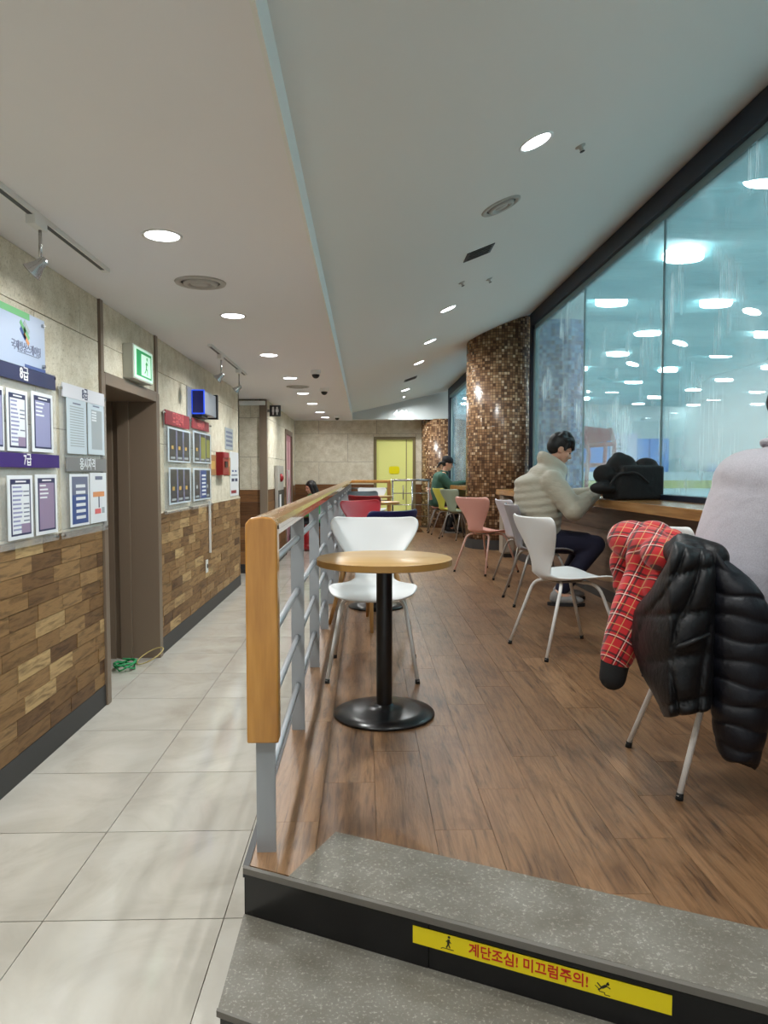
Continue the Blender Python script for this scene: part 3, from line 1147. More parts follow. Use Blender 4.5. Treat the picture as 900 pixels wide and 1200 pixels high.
# bulkhead closing the sloping ceiling
xr, zr = stn(14.62)
bo = MB().prism([(XE, ZC - 0.01), (xr + .1, ZC - 0.01), (xr + .1, zr + .06), (XE, ZU + .02)], -0.06, 0.0, frame_m((0, 14.60, 0), (1, 0, 0), (0, 0, 1)))
struct(bo.build('wall_bulkhead', 'bulkhead_paint'), 'pale bulkhead at the end of the sloping ceiling with the glowing digits', 'wall')

# ---- the tall window to the ice rink
win = thing('window_1', 'tall misted window with a dark frame looking onto the ice rink', 'window')
win['kind'] = 'structure'
YW0, YW1 = 0.4, 10.30
XG = 2.375
MB().box(2.33, 2.44, YW0, YW1, 3.56, 3.735).build('frame_top', 'frame_navy', win, bevel=0.004)
MB().box(2.37, 2.42, YW0, YW1 - .1, 3.50, 3.56).build('frame_bead', 'frame_inner', win)
MB().box(2.33, 2.44, YW0, YW1, 1.282, 1.325).build('frame_bottom', 'frame_navy', win, bevel=0.004)
MB().box(2.33, 2.44, YW1 - 0.10, YW1 + 0.02, 1.325, 3.56).build('frame_side', 'frame_navy', win, bevel=0.004)
MB().box(2.36, 2.42, YW1 - 0.19, YW1 - 0.10, 1.325, 3.50).build('frame_bead', 'frame_inner', win)
yj = [0.4, 1.6, 3.7, 5.80, 7.9, YW1 - 0.19]
for a_, b_ in zip(yj[:-1], yj[1:]):
    MB().box(XG, XG + 0.012, a_ + 0.004, b_ - 0.004, 1.325, 3.50).build('pane', 'glass_wet', win)
for y in yj[1:-1]:
    MB().box(XG - 0.002, XG + 0.014, y - 0.006, y + 0.006, 1.325, 3.50).build('joint', 'frame_inner', win)
struct(MB().box(2.33, 2.46, -2.2, YW1 + 0.05, PZ, 1.282).build('wall_right', 'counter_base'), 'low wall under the tall window behind the counter', 'wall')
# far window beyond the mosaic column
w2 = thing('window_2', 'narrow far window with a dark frame between the two brown mosaic columns', 'window')
w2['kind'] = 'structure'
A2, B2 = Vector((2.26, 11.25, 0)), Vector((1.70, 14.42, 0))
e2 = (B2 - A2).normalized()
F2 = frame_m(A2, e2, (0, 0, 1))
L2 = (B2 - A2).length
zt2 = lambda u: zc(A2.x + e2.x * u, A2.y + e2.y * u) - 0.005
mb = MB()
for nm, u0_, u1_, t0, t1, mt in (('frame_top', 0, L2, 0.16, 0.0, 'frame_navy'), ('frame_bead', 0.0, L2 - .1, 0.21, 0.16, 'frame_inner')):
    MB().prism([(u0_, zt2(u0_) - t0), (u1_, zt2(u1_) - t0), (u1_, zt2(u1_) - t1), (u0_, zt2(u0_) - t1)], -0.06, 0.06 if mt == 'frame_navy' else 0.02, F2).build(nm, mt, w2, fix=True)
MB().prism([(L2 - .11, 1.30), (L2, 1.30), (L2, zt2(L2) - .16), (L2 - .11, zt2(L2 - .11) - .16)], -0.06, 0.06, F2).build('frame_side', 'frame_navy', w2, fix=True)
MB().box(L2 - 0.20, L2 - 0.11, 1.34, zt2(L2) - .21, -0.03, 0.02, F2).build('frame_bead', 'frame_inner', w2)
MB().box(0, L2, 1.28, 1.34, -0.06, 0.06, F2).build('frame_bottom', 'frame_navy', w2)
MB().prism([(0.0, 1.34), (L2 - .2, 1.34), (L2 - .2, zt2(L2 - .2) - .21), (0.0, zt2(0.0) - .21)], -0.012, 0.0, F2).build('pane', 'glass_far', w2, fix=True)
struct(MB().box(0, L2, PZ, 1.28, -0.06, 0.06, F2).build('wall_right_far', 'counter_base'), 'low wall under the narrow far window', 'wall')


# ---- mosaic columns
def mosaic(name, label, poly, z0, ztop, m, cat='column', closed=True):
    """upright shaft over a closed outline with running UVs for the small tiles"""
    n = len(poly)
    bm = bmesh.new()
    uvl = bm.loops.layers.uv.new('UVMap')
    dist = [0.0]
    for i in range(n):
        dist.append(dist[-1] + (Vector(poly[(i + 1) % n]) - Vector(poly[i])).length)
    lo = [bm.verts.new((p_[0], p_[1], z0)) for p_ in poly]
    hi = [bm.verts.new((p_[0], p_[1], ztop(*p_) if callable(ztop) else ztop)) for p_ in poly]
    for i in range(n):
        j = (i + 1) % n
        f = bm.faces.new((lo[i], lo[j], hi[j], hi[i]))
        us = (dist[i], dist[i + 1], dist[i + 1], dist[i])
        for lp, u in zip(f.loops, us):
            lp[uvl].uv = (u, lp.vert.co.z)
        f.smooth = n > 8
    bm.faces.new(list(reversed(lo)))
    bm.faces.new(hi)
    me = bpy.data.meshes.new(name)
    bm.to_mesh(me)
    bm.free()
    o = link(name, me, m)
    return struct(o, label, cat)


CC, CRD = Vector((1.985, 10.73)), 0.49
circ = [(CC.x + CRD * math.cos(2 * math.pi * k / 48), CC.y + CRD * math.sin(2 * math.pi * k / 48)) for k in range(48)]
mc = mosaic('column_mosaic', 'thick round column of brown glass mosaic beside the tall window', circ, PZ, lambda x, y: min(zc(x, y), 3.76), 'mosaic_brown')
MB().lathe([(CRD + 0.008, 0), (CRD + 0.008, 0.14), (CRD - .01, 0.14)], 48, (CC.x, CC.y, PZ)).build('base_band', 'vent_dark', mc, smooth=False)
c2 = [(1.62 + 0.46 * math.cos(2 * math.pi * k / 32), 14.98 + 0.46 * math.sin(2 * math.pi * k / 32)) for k in range(32)]
c2 = [(x, min(y, YE - .0)) for x, y in c2]
mosaic('column_mosaic_far', 'far brown glass mosaic column beside the yellow green door', c2, PZ, ZC, 'mosaic_brown')
# blue face of the big column on the rink side
blue = [(2.52, 10.62), (2.95, 10.50), (3.2, 10.62), (3.28, 10.9), (3.2, 11.35), (2.9, 11.5), (2.5, 11.45)]
mosaic('column_blue', 'blue glass mosaic column standing on the rink side of the window', blue, -0.2, 3.72, 'mosaic_blue')
struct(MB().prism([(p_[0], p_[1]) for p_ in blue], 3.72, 6.0).build('column_upper', 'rink_wall'), 'pale upper shaft above the blue mosaic column', 'column')

# ---- the ice rink hall beyond the glass
ZI = 0.55
RX1, RY1 = 34.0, 48.0
struct(MB().box(2.46, RX1, -8, RY1, ZI - 0.3, ZI).build('floor_ice', 'rink_ice'), 'white ice surface of the rink seen through the window', 'floor')
mb = MB()
nx, ny = 24, 220
for j in range(ny + 1):
    for i in range(nx + 1):
        x, y = 2.0 + (RX1 - 2.0) * i / nx, -8 + (RY1 + 8) * j / ny
        mb.v.append((x, y, 6.0 + 0.07 * math.sin(y * 2.6 + 0.25 * x) + 0.05 * math.sin(y * 4.1 - 0.4 * x)))
for j in range(ny):
    for i in range(nx):
        a_ = j * (nx + 1) + i
        mb.f.append((a_, a_ + nx + 1, a_ + nx + 2, a_ + 1))
struct(mb.build('ceiling_rink', 'rink_ceiling', smooth=True), 'teal rippled ceiling of the ice rink hall', 'ceiling')
struct(MB().box(1.6, RX1, RY1, RY1 + 0.2, -0.2, 6.1).build('wall_rink_end', 'rink_wall'), 'pale end wall of the rink hall', 'wall')
struct(MB().box(RX1, RX1 + 0.2, -8, RY1, -0.2, 6.1).build('wall_rink_side', 'rink_wall'), 'pale long side wall of the rink hall', 'wall')
struct(MB().box(1.6, RX1, -8.2, -8, -0.2, 6.1).build('wall_rink_near', 'rink_wall'), 'pale near end wall of the rink hall', 'wall')
struct(MB().box(2.44, 2.54, -8, 10.6, 3.74, 6.1).build('wall_rink_upper', 'rink_wall'), 'pale hall wall above the cafe window', 'wall')
struct(MB().box(1.75, 1.85, 14.62, RY1, -0.2, 6.1).build('wall_rink_left', 'rink_wall'), 'pale hall wall beyond the cafe end', 'wall')
struct(MB().prism([(2.44, 10.6), (2.54, 10.6), (1.85, 14.62), (1.75, 14.62)], lambda x, y: 3.9 if y < 12 else 3.3, 6.1).build('wall_rink_upper_far', 'rink_wall'), 'pale hall wall above the narrow far window', 'wall')
struct(MB().box(2.46, 2.54, -8, 0.4, ZI - 0.3, 3.74).build('wall_rink_lower', 'rink_wall'), 'pale hall wall before the cafe window', 'wall')
# boards round the ice with yellow kick strip, tall blue pads on the end wall
bd = MB().box(2.5, RX1, RY1 - 1.6, RY1 - 1.5, ZI, ZI + 1.05).build('rink_board', 'rink_board_white')
tag(bd, 'white barrier board at the far end of the ice with a yellow kick strip', 'barrier')
MB().box(2.5, RX1, RY1 - 1.61, RY1 - 1.60, ZI, ZI + 0.5).build('kick_strip', 'rink_kick_yellow', bd)
x = 13.2
k = 0
while x < 27:
    if x < 19.6 or k % 3 == 1:
        pd = MB().box(x, x + 1.25, RY1 - 1.45, RY1 - 1.1, ZI + 0.9, 3.75 if x < 19 else 2.2).build('crash_pad', 'rink_pad_blue', bevel=0.05)
        tag(pd, 'tall blue crash pad standing behind the far end of the ice', 'pad', 'blue pads behind the ice')
    x += 1.3
    k += 1
# ceiling lamps of the hall
lamp_me = MB().lathe([(0.24, -0.13), (0.34, -0.12), (0.36, -0.08), (0.35, 0.06)], 24).mesh('rink_lamp')
lamp_me.transform(Matrix.Diagonal((1.15, 0.8, 1, 1)))
lamp_me.materials.append(MATS['rink_lamp'])
for yy in [3, 7, 11, 15, 19, 23, 27, 31, 35, 39, 43, 46.5]:
    for xx in (6.4, 9.2, 13.2, 17.2, 21.2, 25.2):
        o = link('rink_lamp', lamp_me, None, None, (xx + 0.25 * math.sin(yy), yy + 0.6 * math.sin(xx), 6.02))
        tag(o, 'bright flat lamp on the teal rink ceiling', 'lamp', 'lamps on the rink ceiling')
# red frame standing by the ice
rf = thing('red_scaffold', 'red tubular frame with a sloping red panel standing beside the ice', 'frame', (0, 0, 0))
Y0 = 14.6


def rp(px, py, dy=0.0):
    q = at_y(px, py, Y0)
    return Vector((q.x, q.y + dy, q.z))


for dy in (0.0, 0.55):
    for path in ([(683, 505), (690, 530), (684, 600)], [(720, 520), (716, 600)], [(690, 522), (720, 520)], [(684, 545), (719, 545)], [(716, 503), (720, 520)]):
        pts = [rp(a_, b_, dy) for a_, b_ in path]
        if pts[-1].z < ZI + 0.35:
            pts[-1].z = ZI
        MB().tube(pts, 0.042, 8).build('tube', 'red_frame', rf, smooth=True)
for a_ in ((683, 500), (716, 503), (684, 545), (719, 545)):
    MB().tube([rp(*a_), rp(*a_, 0.55)], 0.035, 8).build('tube', 'red_frame', rf, smooth=True)
q = [rp(683, 499), rp(716, 503), rp(716, 516), rp(688, 521)]
mb = MB()
mb.add([v for v in q] + [v + Vector((0, 0.03, 0)) for v in q], [(0, 1, 2, 3), (7, 6, 5, 4), (0, 4, 5, 1), (1, 5, 6, 2), (2, 6, 7, 3), (3, 7, 4, 0)])
mb.build('panel', 'red_frame', rf, fix=True)
# pale notice board by the ice
p0, p1 = at_y(716, 508, 24.0), at_y(746, 545, 24.0)
nb_ = thing('rink_notice', 'pale lilac notice board standing on posts behind the red frame', 'sign', (p0.x, 24.0, ZI))
MB().box(0, p1.x - p0.x, 0, 0.04, p1.z - ZI, p0.z - ZI).build('board', 'notice_lilac', nb_)
for xx in (0.05, p1.x - p0.x - 0.05):
    MB().box(xx - .03, xx + .03, 0.0, 0.04, 0, p1.z - ZI).build('post', 'steel', nb_)
for k in range(3):
    MB().box(0.1, 0.45, -0.004, 0.0, p0.z - ZI - 0.25 - k * 0.14, p0.z - ZI - 0.18 - k * 0.14).build('print', 'ink_grey', nb_)
# ---- lamps in the ceilings
def downlight(loc, normal, label, group, sc=1.0, watts=None):
    o = thing('downlight', label, 'light', loc, 0, group)
    o.rotation_euler = Vector((0, 0, -1)).rotation_difference(Vector(normal)).to_euler()
    r0 = 0.078 * sc
    MB().lathe([(r0 + 0.014, 0.0), (r0 + 0.012, -0.006), (r0, -0.004), (r0 - .002, 0.0)], 32).build('trim_ring', 'lamp_trim', o, smooth=True)
    MB().lathe([(r0, 0.0), (r0 - 0.004, -0.003), (0.001, -0.0035)], 32).build('lens', 'lamp_lens', o, smooth=True)
    ld = bpy.data.lights.new('lamp_glow', 'AREA')
    ld.shape = 'DISK'
    ld.size = r0 * 2
    ld.energy = watts or DOWNLIGHT_W
    ld.color = (0.985, 1.0, 0.985)
    ld.spread = R(158)
    lo = bpy.data.objects.new('lamp_glow', ld)
    COL.objects.link(lo)
    lo.parent = o
    lo.location = (0, 0, -0.012)
    return o


for px, py in ((None, 1.63), (None, 0.0), (190, 276), (273, 370), (315, 416), (340, 443), (355, 461), (366, 473), (375, 483), (381, 489)):
    q = at_z(px, py, ZC) if px else Vector((-0.91, py, ZC))
    downlight((q.x, q.y, ZC), (0, 0, -1), 'round white downlight in the flat corridor ceiling', 'corridor downlights', watts=8.0 if q.y > 12.4 else None)


def slope_hit(px, py):
    d = ray(px, py)
    t = 0.5
    while t < 40:
        q = CAM_P + d * t
        if q.x > XE and q.z > zc(q.x, q.y):
            break
        t += 0.01
    return q


def slope_normal(x, y):
    e = 0.05
    a_ = Vector((e, 0, zc(x + e, y) - zc(x, y)))
    b_ = Vector((0, e, zc(x, y + e) - zc(x, y)))
    return -(a_.cross(b_).normalized())


for px, py in ((628, 166), (525, 362), (504, 400), (491, 425), (475, 457), (470, 466)):
    q = slope_hit(px, py)
    downlight(q, slope_normal(q.x, q.y), 'round white downlight in the sloping ceiling over the tables', 'platform downlights')
for y in (1.8, 0.0):
    downlight((0.84, y, zc(0.84, y)), slope_normal(0.84, y), 'round white downlight in the sloping ceiling over the tables', 'platform downlights')


def round_vent(loc, normal, label, r_=0.145):
    o = thing('ceiling_vent', label, 'vent', loc)
    o.rotation_euler = Vector((0, 0, -1)).rotation_difference(Vector(normal)).to_euler()
    MB().lathe([(r_, 0), (r_ - .004, -0.008), (r_ - .03, -0.010), (r_ - .034, 0)], 36).build('outer_ring', 'vent_grey', o, smooth=True)
    MB().lathe([(r_ - .03, 0.0), (r_ - .036, -0.003), (.08, -0.003)], 36).build('gap', 'vent_dark', o, smooth=False)
    MB().lathe([(r_ - .045, 0), (r_ - .05, -0.016), (r_ - .075, -0.018), (r_ - .08, -0.004)], 36).build('inner_ring', 'vent_grey', o, smooth=True)
    MB().lathe([(r_ - .085, 0), (r_ - .09, -0.012), (0.001, -0.014)], 36).build('disc', 'vent_grey', o, smooth=True)


p = at_z(235, 331, ZC)
round_vent((p.x, p.y, ZC), (0, 0, -1), 'large round air diffuser in the flat ceiling near the first downlights')
p = at_z(349, 453, ZC)
round_vent((p.x, p.y, ZC), (0, 0, -1), 'distant round air diffuser in the flat ceiling between far downlights')
q = slope_hit(587, 241)
round_vent(q, slope_normal(q.x, q.y), 'round air diffuser in the sloping ceiling', 0.13)
for px, py, lab in ((561, 296, 'square black air grille in the sloping ceiling'), (481, 444, 'small distant black air grille in the sloping ceiling')):
    q = slope_hit(px, py)
    o = thing('air_grille', lab, 'vent', q)
    o.rotation_euler = Vector((0, 0, -1)).rotation_difference(slope_normal(q.x, q.y)).to_euler()
    MB().box(-0.11, 0.11, -0.11, 0.11, -0.006, 0.0).build('frame', 'black_plastic', o)
    for k in range(4):
        MB().box(-0.085, 0.085, -0.085 + 0.048 * k, -0.06 + 0.048 * k, -0.012, -0.006).build('slat', 'vent_dark', o)
for px, py in ((541, 331), (573, 327), (680, 171)):
    q = slope_hit(px, py)
    o = thing('sprinkler', 'tiny dark sprinkler head in the sloping ceiling', 'sprinkler', q, group='sprinklers of the sloping ceiling')
    o.rotation_euler = Vector((0, 0, -1)).rotation_difference(slope_normal(q.x, q.y)).to_euler()
    MB().lathe([(0.03, 0), (0.028, -0.006), (0.012, -0.008), (0.010, -0.025)], 16).build('rosette', 'vent_grey', o, smooth=True)
    MB().lathe([(0.014, -0.03), (0.014, -0.034)], 12).build('deflector', 'vent_dark', o)
for px, py, lab in ((370, 434, 'dome camera on the flat ceiling, the closer of two near the white fascia'), (380, 455, 'dome camera on the flat ceiling, the farther of two near the white fascia'), (395, 487, 'small dome camera on the flat ceiling near the end wall')):
    p = at_z(px, py, ZC)
    o = thing('dome_camera', lab, 'camera', (p.x, p.y, ZC))
    MB().lathe([(0.055, 0), (0.055, -0.035), (0.045, -0.045)], 24).build('mount', 'white_plastic', o, smooth=False)
    MB().ell((0, 0, -0.045), (0.042, 0.042, 0.042)).build('dome', 'black_plastic', o, smooth=True)

# glowing digits on the bulkhead
p = at_y(470, 485, 14.60)
cl = thing('glowing_digits', 'small glowing white digits on the pale bulkhead', 'clock', (p.x, 14.60, p.z))
MB().box(-0.26, 0.26, -0.012, 0.0, -0.12, 0.12).build('backing', 'bulkhead_paint', cl)
MF = frame_m((0, -0.014, 0), (1, 0, 0), (0, 0, 1))
text('4:91', 0.17, 'digits', 'clock_glow', cl, MF, thick=0.002)


# ---- track lights
def track(label, y0, y1, x, heads, lab_heads):
    t = thing('light_track', label, 'track light', (x, y0, ZC))
    ln_ = y1 - y0
    MB().box(-0.018, 0.018, 0, ln_, -0.022, 0.0).build('rail', 'white_plastic', t)
    MB().box(-0.010, 0.010, 0.02, ln_ - 0.06, -0.0235, -0.0215).build('slot', 'black_plastic', t)
    for hy in heads:
        a_ = MB().box(-0.02, 0.02, hy - y0 - 0.06, hy - y0 + 0.06, -0.06, -0.02).build('adaptor', 'white_plastic', t, bevel=0.003)
        MB().tube([(0, hy - y0 + .03, -0.06), (0, hy - y0 + .03, -0.19)], 0.007, 10).build('stem', 'steel', a_, smooth=True)
        B = Matrix.Translation((0, hy - y0 + .03, -0.20)) @ Euler((0, R(48), 0)).to_matrix().to_4x4()
        hd = MB().lathe([(0.012, 0.03), (0.02, 0.02), (0.024, -0.01), (0.042, -0.05), (0.044, -0.055), (0.036, -0.05)], 20).build('spot_head', 'steel', t, smooth=True)
        hd.matrix_local = B


pA, pB = at_z(0, 222, ZC), at_z(130, 315, ZC)
hx = at_z(38, 250, ZC)
track('white ceiling track with one chrome spotlight over the notice boards', 1.2, pB.y, (pA.x + pB.x) / 2, [hx.y], [])
pA, pB = at_z(243, 403, ZC), at_z(290, 438, ZC)
track('white ceiling track with two chrome spotlights past the exit sign', pA.y, pB.y, (pA.x + pB.x) / 2, [pA.y + .45, pB.y - 0.45], [])


# ================================================================== RAILING
XP = -0.286
PB = [0.82, 0.60, 0.40, 0.195]
rail = thing('railing', 'grey steel railing with a wooden handrail along the platform edge', 'railing', (0, 0, 0))
posts = [2.05 + 1.0 * k for k in range(12)]
for y in posts:
    MB().box(XP - 0.027, XP + 0.027, y - 0.006, y + 0.006, PZ, PZ + 0.92).build('post', 'rail_grey', rail)
ye = 13.25
for z in PB:
    for y0_, y1_ in zip(posts[:-1], posts[1:]):
        MB().tube([(XP, y0_ + 0.006, PZ + z), (XP, y1_ - 0.006, PZ + z)], 0.0125, 8).build('bar', 'rail_grey', rail, smooth=True)
    MB().tube([(XP, posts[-1] + .006, PZ + z), (XP, ye, PZ + z)], 0.0125, 8).build('bar', 'rail_grey', rail, smooth=True)
# handrail: rounded top profile
prof = [(-0.044, 0.0), (-0.044, 0.030), (-0.036, 0.044), (-0.02, 0.052), (0, 0.054), (0.02, 0.052), (0.036, 0.044), (0.044, 0.030), (0.044, 0.018), (0.040, 0.014), (0.040, 0.0)]
HZ = PZ + 0.918
MB().rings([[(XP + a_, 2.0, HZ + b_) for a_, b_ in prof], [(XP + a_, ye + 0.044, HZ + b_) for a_, b_ in prof]]).build('handrail', 'rail_wood_long', rail, fix=True)
pr2 = [(a_, b_ - 0.0) for a_, b_ in prof]
MB().rings([[(XP + 0.04, ye + a_, HZ + b_) for a_, b_ in prof], [(0.46, ye + a_, HZ + b_) for a_, b_ in prof]]).build('handrail', 'rail_wood', rail, fix=True)
# wooden end board in front of the first post
zt_ = HZ + 0.054
zb_ = at_y(308, 870, 2.0).z
MB().prism([(XP - .044, zb_), (XP + .044, zb_), (XP + .044, HZ + .034), (XP + .03, HZ + .05), (XP, zt_), (XP - .03, HZ + .05), (XP - .044, HZ + .034)], -0.052, 0.0, frame_m((0, 1.99, 0), (1, 0, 0), (0, 0, 1))).build('end_board', 'rail_wood', rail, bevel=0.005, fix=True)
# far leg of the railing: wooden post, grey infill
MB().box(0.40, 0.47, ye - 0.035, ye + .035, PZ, HZ).build('end_post', 'rail_wood', rail)
for z in PB:
    MB().tube([(XP, ye, PZ + z), (0.40, ye, PZ + z)], 0.0125, 8).build('bar', 'rail_grey', rail, smooth=True)
MB().box(XP - 0.03, XP + 0.03, ye - .03, ye + .03, PZ, HZ).build('post', 'rail_grey', rail)
sr = thing('steel_railing', 'thin polished steel railing between the wooden rail and the far mosaic column', 'railing', (0.50, ye, PZ))
for xx in (0.0, 0.36, 0.66):
    MB().tube([(xx, 0, 0), (xx, 0, 0.97)], 0.017, 10).build('post', 'steel', sr, smooth=True)
for z in (0.97,):
    MB().tube([(-0.02, 0, z), (0.68, 0, z)], 0.02, 10).build('handrail', 'steel', sr, smooth=True)
for z in (0.73, 0.52, 0.31, 0.12):
    MB().tube([(0, 0, z), (0.66, 0, z)], 0.009, 8).build('bar', 'steel', sr, smooth=True)


# ================================================================== COUNTER
ct = MB().prism([(1.93, 0.75), (2.326, 0.75), (2.326, 10.16), (2.2, 10.26), (1.74, 9.62), (1.80, 9.0), (1.90, 7.6), (1.93, 6.3)], 1.211, 1.281)
tag(ct.build('worktop', 'counter_wood', bevel=0.004), 'long wooden window counter carrying the black bag', 'counter')
cb = thing('boxed_counter', 'brown boxed base with a black plinth under the long window counter', 'counter base', (0, 0, 0))
base = lambda off: [(2.07 - off, 0.75), (2.326, 0.75), (2.326, 9.3), (1.92 - off, 9.3), (2.05 - off, 7.6), (2.07 - off, 6.3)]
MB().prism(base(-0.02), PZ + 0.10, 1.211).build('upper_panel', 'counter_base', cb)
MB().prism(base(0.0), PZ + 0.10, PZ + 0.60).build('lower_panel', 'counter_base', cb)
MB().prism(base(0.004), PZ, PZ + 0.10).build('plinth', 'plinth_black', cb)
ce = thing('counter_cabinet', 'grey brown cabinet closing the counter end beside the round mosaic column', 'cabinet', (1.78, 9.33, PZ))
MB().box(0, 0.44, 0, 0.24, 0.05, 0.805).build('body', 'cabinet_grey', ce, bevel=0.004)
MB().box(0.02, 0.42, 0.02, 0.22, 0, 0.05).build('plinth', 'plinth_black', ce)
dr = MB().box(0.02, 0.42, -0.014, 0.0, 0.07, 0.79).build('door', 'cabinet_grey', ce, bevel=0.003)
MB().box(0.05, 0.10, -0.024, -0.014, 0.42, 0.52).build('handle', 'steel', dr)
fc = MB().prism([(1.80, 11.35), (2.17, 11.35), (1.635, 14.35), (1.36, 14.35)], 1.211, 1.281)
tag(fc.build('worktop', 'counter_wood', bevel=0.004), 'short far wooden counter under the narrow window behind the mosaic column', 'counter')
fb = thing('boxed_counter', 'dark base under the short far counter', 'counter base', (0, 0, 0))
MB().prism([(2.11, 11.4), (2.16, 11.4), (1.64, 14.3), (1.59, 14.3)], PZ + .1, 1.211).build('panel', 'counter_base', fb)
MB().prism([(2.10, 11.4), (2.16, 11.4), (1.64, 14.3), (1.58, 14.3)], PZ, PZ + .1).build('plinth', 'plinth_black', fb)


# ================================================================== TABLES
def round_table(loc, label, sub=''):
    t = thing('round_table', label, 'table', loc)
    MB().lathe([(0.295, 0.683), (0.302, 0.686), (0.302, 0.712)], 56).build('table_edge', 'table_edge', t, smooth=False, auto=True)
    MB().lathe([(0.301, 0.7119), (0.303, 0.7125), (0.300, 0.7150), (0.001, 0.7152)], 56).build('table_top', 'table_wood', t, auto=True)
    MB().lathe([(0.036, 0.03), (0.036, 0.683)], 28).build('column', 'black_metal', t, auto=True)
    MB().lathe([(0.10, 0.672), (0.10, 0.683)], 28).build('top_plate', 'black_metal', t, auto=True)
    MB().lathe([(0.222, 0.0), (0.228, 0.006), (0.226, 0.014), (0.16, 0.026), (0.09, 0.036), (0.045, 0.046), (0.042, 0.052), (0.001, 0.053)], 56).build('base', 'black_metal', t, smooth=True)
    return t


round_table((0.085, 3.235, PZ), 'round wooden table with a black pedestal standing alone before the white chair')
round_table((0.09, 5.9, PZ), 'round wooden table between the navy chair and the red chair')
round_table((0.16, 9.7, PZ), 'round wooden table between the dark red chair and the charcoal chair')
round_table((0.16, 12.3, PZ), 'round wooden table behind the charcoal chair at the far railing')


# ================================================================== CHAIRS
def shell_mesh():
    """moulded chair shell: seat, narrow waist, wide eared back. x forward, z up"""
    # centre line (x, z) and half width along the shell from the seat front to the top of the back
    prof = [(0.245, 0.418, 0.150), (0.238, 0.432, 0.196), (0.215, 0.443, 0.222), (0.17, 0.449, 0.236), (0.11, 0.450, 0.242), (0.04, 0.447, 0.240),
            (-0.03, 0.442, 0.226), (-0.08, 0.438, 0.200), (-0.12, 0.437, 0.166), (-0.152, 0.442, 0.138), (-0.175, 0.454, 0.122), (-0.192, 0.474, 0.114), (-0.204, 0.505, 0.114),
            (-0.216, 0.55, 0.128), (-0.228, 0.60, 0.152), (-0.242, 0.65, 0.184), (-0.257, 0.70, 0.220), (-0.272, 0.75, 0.250), (-0.284, 0.785, 0.262),
            (-0.292, 0.810, 0.260), (-0.298, 0.828, 0.246), (-0.301, 0.836, 0.222)]
    nu = 14
    V, Fc = [], []
    n = len(prof)
    for j, (x, z, hw) in enumerate(prof):
        s_ = j / (n - 1)
        back = max(0.0, min(1.0, (j - 10) / 4.0))
        for i in range(nu + 1):
            u = -1 + 2 * i / nu
            yy = u * hw
            dish = 0.028 * u * u * (1 - back) * (1.0 if 2 < j < 11 else 0.5)
            wrap = 0.055 * u * u * back
            ear = 0.0
            if j >= n - 4:
                ear = 0.014 * (u * u) * (j - (n - 5)) / 4.0 - 0.006 * (j - (n - 5)) / 4.0
            V.append((x + wrap, yy, z + dish + ear))
    for j in range(n - 1):
        for i in range(nu):
            a_ = j * (nu + 1) + i
            Fc.append((a_, a_ + nu + 1, a_ + nu + 2, a_ + 1))
    me = bpy.data.meshes.new('shell')
    me.from_pydata(V, [], Fc)
    me.polygons.foreach_set('use_smooth', [True] * len(me.polygons))
    return me


SHELL = shell_mesh()


def bend(pts, k=5):
    """round the inner corners of a path"""
    out = [Vector(pts[0])]
    for i in range(1, len(pts) - 1):
        a_, b_, c_ = Vector(pts[i - 1]), Vector(pts[i]), Vector(pts[i + 1])
        r_ = min(0.07, (b_ - a_).length * 0.45, (c_ - b_).length * 0.45)
        p_, q_ = b_ + (a_ - b_).normalized() * r_, b_ + (c_ - b_).normalized() * r_
        for t in [j / k for j in range(k + 1)]:
            out.append(p_ * (1 - t) ** 2 + b_ * (2 * t * (1 - t)) + q_ * t * t)
    out.append(Vector(pts[-1]))
    return out


LEGS = {}
for sx in (-1, 1):
    for sy in (-1, 1):
        top = [(sx * 0.055, sy * 0.03, 0.428), (sx * (0.12 if sx > 0 else 0.13), sy * 0.165, 0.424), (sx * 0.262, sy * 0.235, 0.012)]
        LEGS[sx, sy] = MB().tube(bend(top), 0.0105, 10).mesh('leg', True)
        e = Vector(top[2]) - Vector(top[1])
        LEGS[sx, sy, 'foot'] = MB().tube([Vector(top[2]) - e.normalized() * 0.012, (top[2][0], top[2][1], 0.0)], [0.012, 0.0125], 10).mesh('rubber_foot', True)
        LEGS[sx, sy, 'wood'] = MB().tube([(sx * 0.13, sy * 0.12, 0.43), (sx * 0.215, sy * 0.195, 0.0)], [0.019, 0.012], 12).mesh('leg', True)
PLATE = MB().box(-0.09, 0.09, -0.07, 0.07, 0.426, 0.434).mesh('mount_plate')


def chair(loc, heading, shell, legs, label, group=None):
    c = thing('shell_chair', label, 'chair', (loc[0], loc[1], PZ), R(heading), group)
    me = SHELL.copy()
    o = link('shell', me, 'shell_' + shell, c)
    so = o.modifiers.new('thick', 'SOLIDIFY')
    so.thickness = 0.013
    so.offset = -1
    su = o.modifiers.new('round', 'SUBSURF')
    su.levels = su.render_levels = 1
    for sx in (-1, 1):
        for sy in (-1, 1):
            if legs == 'wood':
                l = link('leg', LEGS[sx, sy, 'wood'].copy(), 'leg_wood', c)
            else:
                l = link('leg', LEGS[sx, sy].copy(), 'leg_' + legs, c)
                link('rubber_foot', LEGS[sx, sy, 'foot'].copy(), 'rubber', l)
    link('mount_plate', PLATE.copy(), 'leg_chrome', c)
    return c


